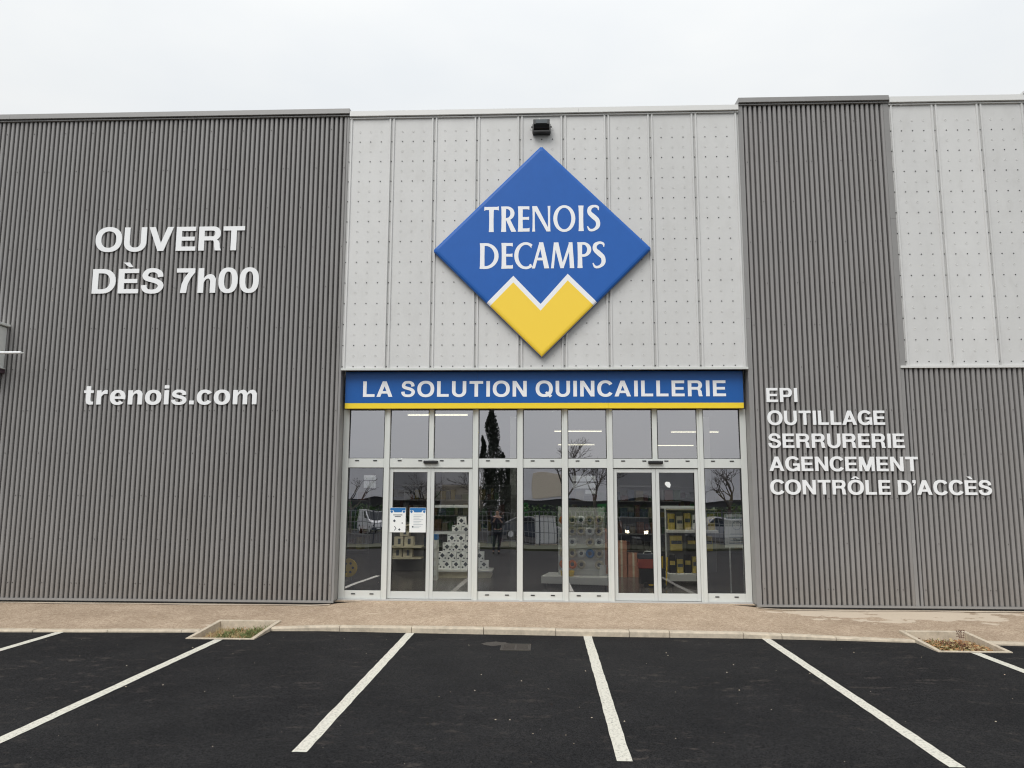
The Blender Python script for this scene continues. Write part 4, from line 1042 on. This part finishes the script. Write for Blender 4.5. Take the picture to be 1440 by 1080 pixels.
# shelving deeper inside
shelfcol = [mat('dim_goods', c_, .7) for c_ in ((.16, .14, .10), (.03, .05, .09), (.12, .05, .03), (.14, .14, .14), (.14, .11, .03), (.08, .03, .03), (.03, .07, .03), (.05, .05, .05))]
for k, (x, y) in enumerate(((-6.5, 9), (-2.6, 10.5), (2.2, 9.5), (6.2, 10), (-4.5, 18), (4.5, 18))):
    t = thing('store_shelving', ['long shelving at the far left of the shop', 'shelving behind the box pyramid', 'shelving behind the roll display', 'shelving behind the right hand window', 'rear shelving on the left of the shop', 'rear shelving on the right of the shop'][k], 'shelving', (x, y, F0))
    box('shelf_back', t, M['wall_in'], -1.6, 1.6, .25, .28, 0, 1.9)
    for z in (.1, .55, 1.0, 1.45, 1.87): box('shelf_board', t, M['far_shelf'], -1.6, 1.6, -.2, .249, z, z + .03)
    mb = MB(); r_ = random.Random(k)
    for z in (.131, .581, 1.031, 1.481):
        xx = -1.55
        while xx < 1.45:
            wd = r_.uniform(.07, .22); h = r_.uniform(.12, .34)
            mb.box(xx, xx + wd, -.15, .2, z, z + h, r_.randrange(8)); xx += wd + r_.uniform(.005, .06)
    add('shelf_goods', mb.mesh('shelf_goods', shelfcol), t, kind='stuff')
for x, y in ((-1.0, 12.5), (5.2, 12.5), (-7, 12.5)):
    t = thing('steel_column', ['slim grey column in the middle of the shop', 'slim grey column on the right inside the shop', 'slim grey column on the left inside the shop'][[-1.0, 5.2, -7].index(x)], 'column', (x, y, F0))
    add('shaft', MB().box(-.1, .1, -.1, .1, .021, 4.12).mesh('shaft', M['alu']), t); add('foot_plate', MB().box(-.16, .16, -.16, .16, 0, .02).mesh('foot_plate', M['alu']), t)
# things on the glass
def poster(x0, x1, z0, z1, y, label, kind):
    t = thing('door_poster', label, 'poster', ((x0 + x1) / 2, y, z0)); w_ = (x1 - x0) / 2; h = z1 - z0
    add('sheet', MB().box(-w_, w_, 0, .002, 0, h).mesh('sheet', M['paper']), t)
    mb = MB(); mb.quad([(-w_ + .004, -.002, h - .045), (w_ - .004, -.002, h - .045), (w_ - .004, -.002, h - .004), (-w_ + .004, -.002, h - .004)])
    mb.quad([(-.06, -.0025, h - .075), (.06, -.0025, h - .075), (.075, -.0025, h - .044), (-.075, -.0025, h - .044)])
    for s in (-1, 1):
        mb.quad([(s * (w_ - .03), -.0025, h - .09), (s * (w_ - .004), -.0025, h - .065), (s * (w_ - .03), -.0025, h - .045), (s * (w_ - .055), -.0025, h - .065)])
    add('header', mb.mesh('header', M['posterblue'], fix=False), t)
    mb = MB()
    if kind == 0:
        for z, a in ((h - .125, .075), (h - .152, .05)): mb.quad([(-a, -.002, z), (a, -.002, z), (a, -.002, z + .012), (-a, -.002, z + .012)])
        for cx, cz, r in ((-.055, .185, .024), (.075, .15, .013), (.03, .045, .02)): mb.quad([(cx - r, -.002, cz), (cx, -.002, cz - r), (cx + r, -.002, cz), (cx, -.002, cz + r)])
        mb.quad([(-.06, -.002, .03), (-.045, -.002, .03), (-.02, -.002, .065), (-.03, -.002, .065)]); mb.quad([(-.03, -.002, .065), (-.02, -.002, .065), (-.045, -.002, .10), (-.06, -.002, .10)])
        add('print', mb.mesh('print', M['ink'], fix=False), t)
    else:
        for q in range(9):
            z = h - .12 - q * .026; mb.quad([(-.07, -.002, z), (.09 - .03 * (q % 3), -.002, z), (.09 - .03 * (q % 3), -.002, z + .006), (-.07, -.002, z + .006)])
        add('print', mb.mesh('print', M['greyink'], fix=False), t)
        mb = MB(); cx, cz, r = -.08, .09, .016; mb.quad([(cx - r, -.002, cz), (cx, -.002, cz - r), (cx + r, -.002, cz), (cx, -.002, cz + r)]); add('mark', mb.mesh('mark', M['ink'], fix=False), t)
poster(-2.535, -2.275, 1.10, 1.50, YG - .002, 'blue headed white poster with diamond marks, left one on the left door', 0)
poster(-2.21, -1.94, 1.10, 1.50, YG - .002, 'blue headed white poster with lines of small print, right one on the left door', 1)
def sheet(x0, x1, z0, z1, label):
    t = add('paper_sheet', MB().box(x0, x1, YG + .060, YG + .062, z0, z1).mesh('paper_sheet', M['paper']), label=label, cat='paper', group='white sheets taped inside the windows')
sheet(.465, .845, 1.935, 2.03, 'wide white sheet inside the middle window, uppermost of three')
sheet(.465, .845, 1.82, 1.915, 'wide white sheet inside the middle window, centre one')
sheet(.675, .845, 1.735, 1.80, 'short white sheet inside the middle window, lowest one')
sheet(-3.0, -2.80, 1.95, 2.03, 'small white sheet high in the leftmost window, upper one')
sheet(-3.0, -2.80, 1.82, 1.93, 'small white sheet high in the leftmost window, lower one')
stk = add('door_sticker', MB().prism([(-.045, .03), (-.02, .05), (.03, .045), (.05, 0), (.035, -.05), (-.005, -.04), (-.04, 0)], 'y', 0, .002).mesh('door_sticker', M['paper']), loc=(2.01, YG + .001, 1.885), label='small rounded white sticker near the top of the right door', cat='sticker')
sg = thing('notice_board', 'pale notice board on two legs inside the rightmost window', 'notice board', (3.16, .62, F0))
box('board', sg, M['cabinet'], -.17, .19, 0, .02, .84, 1.38)
for x in (-.10, .12): box('leg', sg, M['alu'], x, x + .02, .021, .04, 0, 1.30)
mb = MB(); mb.quad([(-.14, -.002, 1.30), (.16, -.002, 1.30), (.16, -.002, 1.34), (-.14, -.002, 1.34)])
for q in range(4): mb.quad([(-.10 + .02 * (q % 2), -.002, .90 + q * .05), (.14, -.002, .90 + q * .05), (.14, -.002, .915 + q * .05), (-.10 + .02 * (q % 2), -.002, .915 + q * .05)])
add('print', mb.mesh('print', M['greyink'], fix=False), sg); add('ring_print', MB().torus((.03, -.001, 1.2), .07, .006, 'y', 20, 4).mesh('ring_print', M['greyink']), sg)

# ------------------------------------------------------------------ across the car park (seen in the glass)
def far_building(name, label, x0, x1, y, zt, zc, m):
    t = thing(name, label, 'building', ((x0 + x1) / 2, y, ZA)); w_ = (x1 - x0) / 2
    box('lower_wall', t, M['street_dark'], -w_ + .1, w_ - .1, -12, -.15, 0, zc - .01)
    box('upper_cladding', t, m, -w_, w_, -12, 0, zc, zt)
    box('roof', t, M['street_wall'], -w_ + .2, w_ - .2, -11.8, -.2, zt + .005, zt + .15)
    n = int(w_ * 2 / 5)
    for i in range(n):
        x = -w_ + 2.5 + i * 5; box('window', t, M['car_glass'], x - 1.4, x + 1.4, -.149, -.08, .8, zc - .5)
        if i % 2 == 0: box('green_panel', t, M['far_green'], x - 2.4, x - 1.45, -.148, -.05, .6, zc - .4)
    return t
b1 = far_building('far_store', 'long grey clad store across the road with a beige panel', -2.5, 34, -84, 8.0, 3.4, M['street_wall'])
box('beige_panel', b1, M['far_cream'], -16.5, -12.2, .01, .10, 3.7, 6.6)
b2 = far_building('far_warehouse', 'grey clad warehouse at the left across the road', -36, -14.5, -84, 8.2, 3.4, M['street_wall'])
b3 = far_building('far_house', 'beige house with dark windows between the two grey stores', -13.4, -9.8, -88, 5.6, 2.6, M['far_cream'])
for x, y, wd, dep in ((0, -20.6, 300, 1.6),): box('verge', None, M['verge'], x - wd / 2, x + wd / 2, -27.5, -22, ZA - .02, ZA + .10, kind='structure')
box('far_verge', None, M['verge'], -150, 150, -110, -72, ZA - .02, ZA + .06, kind='structure')
# fence
fn_ = thing('mesh_fence', 'dark welded wire fence along the far edge of the car park', 'fence', (0, -27, ZA))
pst = MB().box(-.03, .03, -.03, .03, 0, 1.75).mesh('post', M['ink'])
for i in range(21): add('post', pst, fn_, (-30 + i * 3, 0, 0))
wire = MB()
for i in range(150 * 2): wire.box(-30 + i * .2 - .013, -30 + i * .2 + .013, -.006, .006, .15, 1.7)
for z in (.16, .65, 1.15, 1.68): wire.box(-30, 30, -.010, -.0065, z, z + .03)
add('wire_mesh', wire.mesh('wire_mesh', M['fence_grey'], fix=False), fn_, kind='stuff')

def leafcloud(n, fn, size, m, name, parent, seed=1):
    r = random.Random(seed); mb = MB()
    for _ in range(n):
        p = Vector(fn(r)); a = Vector((r.gauss(0, 1), r.gauss(0, 1), r.gauss(0, 1))).normalized(); u = a.orthogonal().normalized(); v = a.cross(u); s = size * r.uniform(.5, 1.4)
        mb.quad([p - u * s * .5, p + v * s * .35, p + u * s, p - v * s * .35])
    return add(name, mb.mesh(name, m, fix=False), parent)
def cypress(x, y, h, wd, label, seed):
    t = thing('cypress_tree', label, 'tree', (x, y, ZA), group='cypresses across the car park')
    add('trunk', MB().tube([(0, 0, 0), (0, 0, h * .5), (.03, 0, h * .9)], [.14, .09, .02], 8).mesh('trunk', M['bark']), t)
    def f(r):
        z = r.random() ** .8; q = wd / 2 * (min(1, z * 6 + .3)) * (1 - z ** 2.2) * (1 + .25 * math.sin(z * 23 + seed)) + .04
        a = r.uniform(0, 2 * PI); d = q * math.sqrt(r.random()); return (d * math.cos(a), d * math.sin(a), .4 + z * (h - .4) + r.uniform(-.2, .2))
    leafcloud(9000, f, .12, M['green_a'], 'crown', t, seed)
cypress(-3.75, -47, 10.2, 2.0, 'tall dark cypress reflected in the middle pane', 2)
cypress(-4.75, -48.5, 7.6, 1.3, 'shorter cypress beside the tallest one', 5)
cypress(-3.0, -46.5, 6.0, 1.4, 'lowest cypress right of the tallest one', 8)
def bare_tree(x, y, h, label, seed):
    t = thing('bare_tree', label, 'tree', (x, y, ZA), group='leafless trees across the road'); r = random.Random(seed); tr_ = MB(); br = MB()
    def grow(p, d, l, rad, dep, mb):
        q = p + d * l; mid = p + d * l * .5 + Vector((r.gauss(0, .05), r.gauss(0, .05), 0)) * l
        mb.tube([p, mid, q], [rad, rad * .85, rad * .68], 5 if dep < 3 else 3)
        if dep >= 6: return
        for _ in range(3 if dep < 2 else 2 + (r.random() < .35)):
            dd = (d + Vector((r.gauss(0, .5), r.gauss(0, .5), r.gauss(.12, .3)))).normalized(); grow(q, dd, l * r.uniform(.62, .82), rad * .62, dep + 1, br)
    grow(Vector((0, 0, 0)), Vector((0, 0, 1)), h * .25, h * .02, 0, tr_)
    add('trunk', tr_.mesh('trunk', M['bark'], fix=False), t); add('branches', br.mesh('branches', M['bark'], fix=False), t)
bare_tree(2.2, -58, 10.5, 'bushy leafless tree mirrored in the middle panes', 11)
bare_tree(-6.5, -60, 8.5, 'leafless tree left of the cypresses', 12)
bare_tree(-18, -57, 7.2, 'leafless tree mirrored in the leftmost pane', 13)
bare_tree(-9.5, -52, 6.4, 'low leafless tree mirrored in the left door', 21)
bare_tree(5.5, -62, 9.0, 'leafless tree right of the bushiest one', 23)
bare_tree(17, -60, 8.2, 'leafless tree mirrored in the rightmost pane', 25)

leafhedge = leafcloud(16000, lambda r: (r.uniform(-36, 34), -78 + r.uniform(-.9, .9), r.uniform(0, 1) * (2.0 + .7 * math.sin(r.uniform(0, 60))) + ZA), .28, M['green_b'], 'hedge', None, 4)
leafhedge['kind'] = 'stuff'; leafhedge['label'] = 'dense green hedge in front of the far stores'

def vehicle(name, label, cat, loc, rotz, prof, cab, wdt, paint, wheels, lights=False):
    t = thing(name, label, cat, loc, (0, 0, rotz))
    mb = MB(); mb.prism(prof, 'y', -wdt / 2, wdt / 2); add('body', mb.mesh('body', paint, bevel=.05), t)
    for q, (pts, side_) in enumerate(cab):
        mb = MB()
        if side_ == 'side':
            for s in (-1, 1): mb.quad([(x, s * (wdt / 2 + .004), z) for x, z in pts])
        else:
            (x0, z0), (x1, z1) = pts; mb.quad([(x0, -wdt / 2 + .1, z0), (x0, wdt / 2 - .1, z0), (x1, wdt / 2 - .16, z1), (x1, -wdt / 2 + .16, z1)])
        add('side_window' if side_ == 'side' else ('windscreen' if q == 0 else 'rear_window'), mb.mesh('window', M['car_glass'], fix=False), t)
    for x in wheels:
        for s in (-1, 1):
            wh = add('wheel', None, t, (x, s * (wdt / 2 - .1), .32))
            add('tyre', MB().cyl((0, -.11, 0), .32, .22, 'y', 20).mesh('tyre', M['rubber'], bevel=.02), wh); add('rim', MB().cyl((0, -.115, 0), .19, .23, 'y', 12).mesh('rim', M['cabinet']), wh)
    xf = max(p[0] for p in prof)
    for s in (-1, 1): add('headlight', MB().box(xf - .06, xf + .015, s * (wdt / 2 - .3) - .12, s * (wdt / 2 - .3) + .12, .62, .76).mesh('headlight', M['headlamp'] if lights else M['lens'], bevel=.02), t)
    box('bumper', t, M['ink'], xf - .1, xf + .04, -wdt / 2 + .05, wdt / 2 - .05, .28, .5, .02)
    box('number_plate', t, M['paper'], xf + .041, xf + .05, -.25, .25, .36, .46)
    return t
van_prof = [(-2.4, .3), (2.3, .3), (2.4, .55), (2.3, .95), (1.5, 1.15), (.85, 1.85), (-2.3, 1.92), (-2.42, 1.7)]
vehicle('parked_van', 'white panel van parked across the road, mirrored in the leftmost window', 'van', (-17.5, -64, ZA), R(62), van_prof,
        [(((1.53, 1.17), (.88, 1.82)), 'front'), ([(.2, 1.12), (1.38, 1.16), (.82, 1.72), (.2, 1.75)], 'side')], 1.85, M['car_white'], (-1.5, 1.5))
car_prof = [(-2.1, .3), (2.0, .3), (2.1, .55), (2.0, .85), (1.1, .98), (.45, 1.45), (-1.0, 1.47), (-1.9, 1.05), (-2.15, .9)]
vehicle('oncoming_car', 'dark car with lit headlights driving towards the shop, mirrored in the right door', 'car', (5.05, -33, ZA), R(91), car_prof,
        [(((1.12, 1.0), (.48, 1.43)), 'front'), ([(-1.6, 1.0), (1.0, 1.0), (.42, 1.38), (-.95, 1.40)], 'side'), (((-1.92, 1.08), (-1.05, 1.46)), 'rear')], 1.75, M['car_dark'], (-1.3, 1.3), True)
vehicle('parked_car', 'dark grey car parked behind the wire fence near the bystander', 'car', (-.9, -34, ZA), R(6), car_prof,
        [(((1.12, 1.0), (.48, 1.43)), 'front'), ([(-1.6, 1.0), (1.0, 1.0), (.42, 1.38), (-.95, 1.40)], 'side'), (((-1.92, 1.08), (-1.05, 1.46)), 'rear')], 1.75, M['car_grey'], (-1.3, 1.3))
vehicle('parked_car', 'silver car parked behind the wire fence beyond the rightmost window', 'car', (10.6, -35, ZA), R(176), car_prof,
        [(((1.12, 1.0), (.48, 1.43)), 'front'), ([(-1.6, 1.0), (1.0, 1.0), (.42, 1.38), (-.95, 1.40)], 'side'), (((-1.92, 1.08), (-1.05, 1.46)), 'rear')], 1.75, M['car_silver'], (-1.3, 1.3))
uc = thing('utility_cabinet', 'white utility cabinet standing beside the wire fence', 'cabinet', (.25, -29.5, ZA))
box('cabinet_body', uc, M['white_paint'], -.5, .5, -.3, .3, .08, 1.45, .02); box('plinth', uc, M['concrete'], -.54, .54, -.33, .33, 0, .078); box('cabinet_lid', uc, M['white_paint'], -.55, .55, -.34, .34, 1.452, 1.5, .01)
for s in (-.25, .25): box('cabinet_door', uc, M['cabinet'], s - .23, s + .23, .301, .315, .14, 1.38)

# ------------------------------------------------------------------ bystander (mirrored in the glass)
def skinned(name, pts, edges_, rad, m, parent, sub=2, loc=(0, 0, 0)):
    me = bpy.data.meshes.new(name); me.from_pydata(pts, edges_, []); o = bpy.data.objects.new(name, me); COL.objects.link(o)
    md = o.modifiers.new('skin', 'SKIN'); md.use_smooth_shade = True
    for v, r in zip(me.skin_vertices[0].data, rad): v.radius = (r[0], r[1]) if isinstance(r, tuple) else (r, r)
    me.skin_vertices[0].data[0].use_root = True
    ss = o.modifiers.new('sub', 'SUBSURF'); ss.levels = sub; ss.render_levels = sub
    bpy.context.view_layer.update()
    m2 = bpy.data.meshes.new_from_object(o.evaluated_get(bpy.context.evaluated_depsgraph_get())); m2.name = name
    bpy.data.objects.remove(o); bpy.data.meshes.remove(me)
    m2.materials.clear(); m2.materials.append(m); m2.polygons.foreach_set('use_smooth', [True] * len(m2.polygons))
    return add(name, m2, parent, loc)
pr_ = thing('person', 'person in dark jacket and trousers standing with raised hands, mirrored in the glass', 'person', (-2.06, -18, ZA), (0, 0, 0))
# faces +y (towards the shop)
P_ = [(0, 0, .92), (0, 0, 1.10), (0, .01, 1.30), (0, .01, 1.42), (0, .02, 1.50), (0, .03, 1.60), (0, .03, 1.70),
      (-.10, 0, .86), (-.11, .02, .48), (-.12, 0, .09), (-.12, .13, .04), (.10, 0, .86), (.11, .02, .48), (.12, 0, .09), (.12, .13, .04),
      (-.19, .01, 1.39), (-.25, .03, 1.13), (-.16, .22, 1.24), (-.10, .31, 1.33), (.19, .01, 1.39), (.25, .03, 1.13), (.16, .22, 1.24), (.10, .31, 1.33)]
E_ = [(0, 1), (1, 2), (2, 3), (3, 4), (4, 5), (5, 6), (0, 7), (7, 8), (8, 9), (9, 10), (0, 11), (11, 12), (12, 13), (13, 14), (3, 15), (15, 16), (16, 17), (17, 18), (3, 19), (19, 20), (20, 21), (21, 22)]
Rd = [(.14, .10), (.13, .095), (.15, .10), (.11, .08), (.052, .055), (.075, .09), (.062, .075), .085, .055, .038, .035, .085, .055, .038, .035, .055, .042, .033, .022, .055, .042, .033, .022]
skinned('body', P_, E_, Rd, M['skin'], pr_)
skinned('jacket', [P_[0], P_[1], P_[2], (0, .01, 1.42), P_[15], P_[16], P_[17], P_[19], P_[20], P_[21]], [(0, 1), (1, 2), (2, 3), (3, 4), (4, 5), (5, 6), (3, 7), (7, 8), (8, 9)],
        [(.19, .14), (.18, .135), (.195, .14), (.14, .11), .078, .063, .052, .078, .063, .052], M['navy'], pr_)
skinned('trousers', [(0, 0, .93), P_[7], P_[8], (-.12, 0, .10), P_[11], P_[12], (.12, 0, .10)], [(0, 1), (1, 2), (2, 3), (0, 4), (4, 5), (5, 6)], [(.165, .125), .108, .080, .062, .108, .080, .062], M['dark_trs'], pr_)
for s in (-1, 1): skinned('shoe', [(s * .12, -.03, .05), (s * .12, .07, .045), (s * .12, .19, .035)], [(0, 1), (1, 2)], [(.055, .055), (.055, .048), (.045, .035)], M['rubber'], pr_)
skinned('hair', [(0, -.01, 1.62), (0, .0, 1.69), (0, .05, 1.735)], [(0, 1), (1, 2)], [(.085, .085), (.09, .095), (.07, .05)], M['hair'], pr_)
for s in (-1, 1):
    for q in range(5):
        bx_ = s * .10 + (q - 2) * .014 * (1 if q else 1.4); skinned('finger', [(bx_, .315, 1.335), (bx_ - s * .006, .34, 1.365 + .004 * (q % 3)), (bx_ - s * .012, .345, 1.39)], [(0, 1), (1, 2)], [.010, .009, .007], M['skin'], pr_, 1)
skinned('nose', [(0, .115, 1.645), (0, .135, 1.615)], [(0, 1)], [.012, .016], M['skin'], pr_, 1)
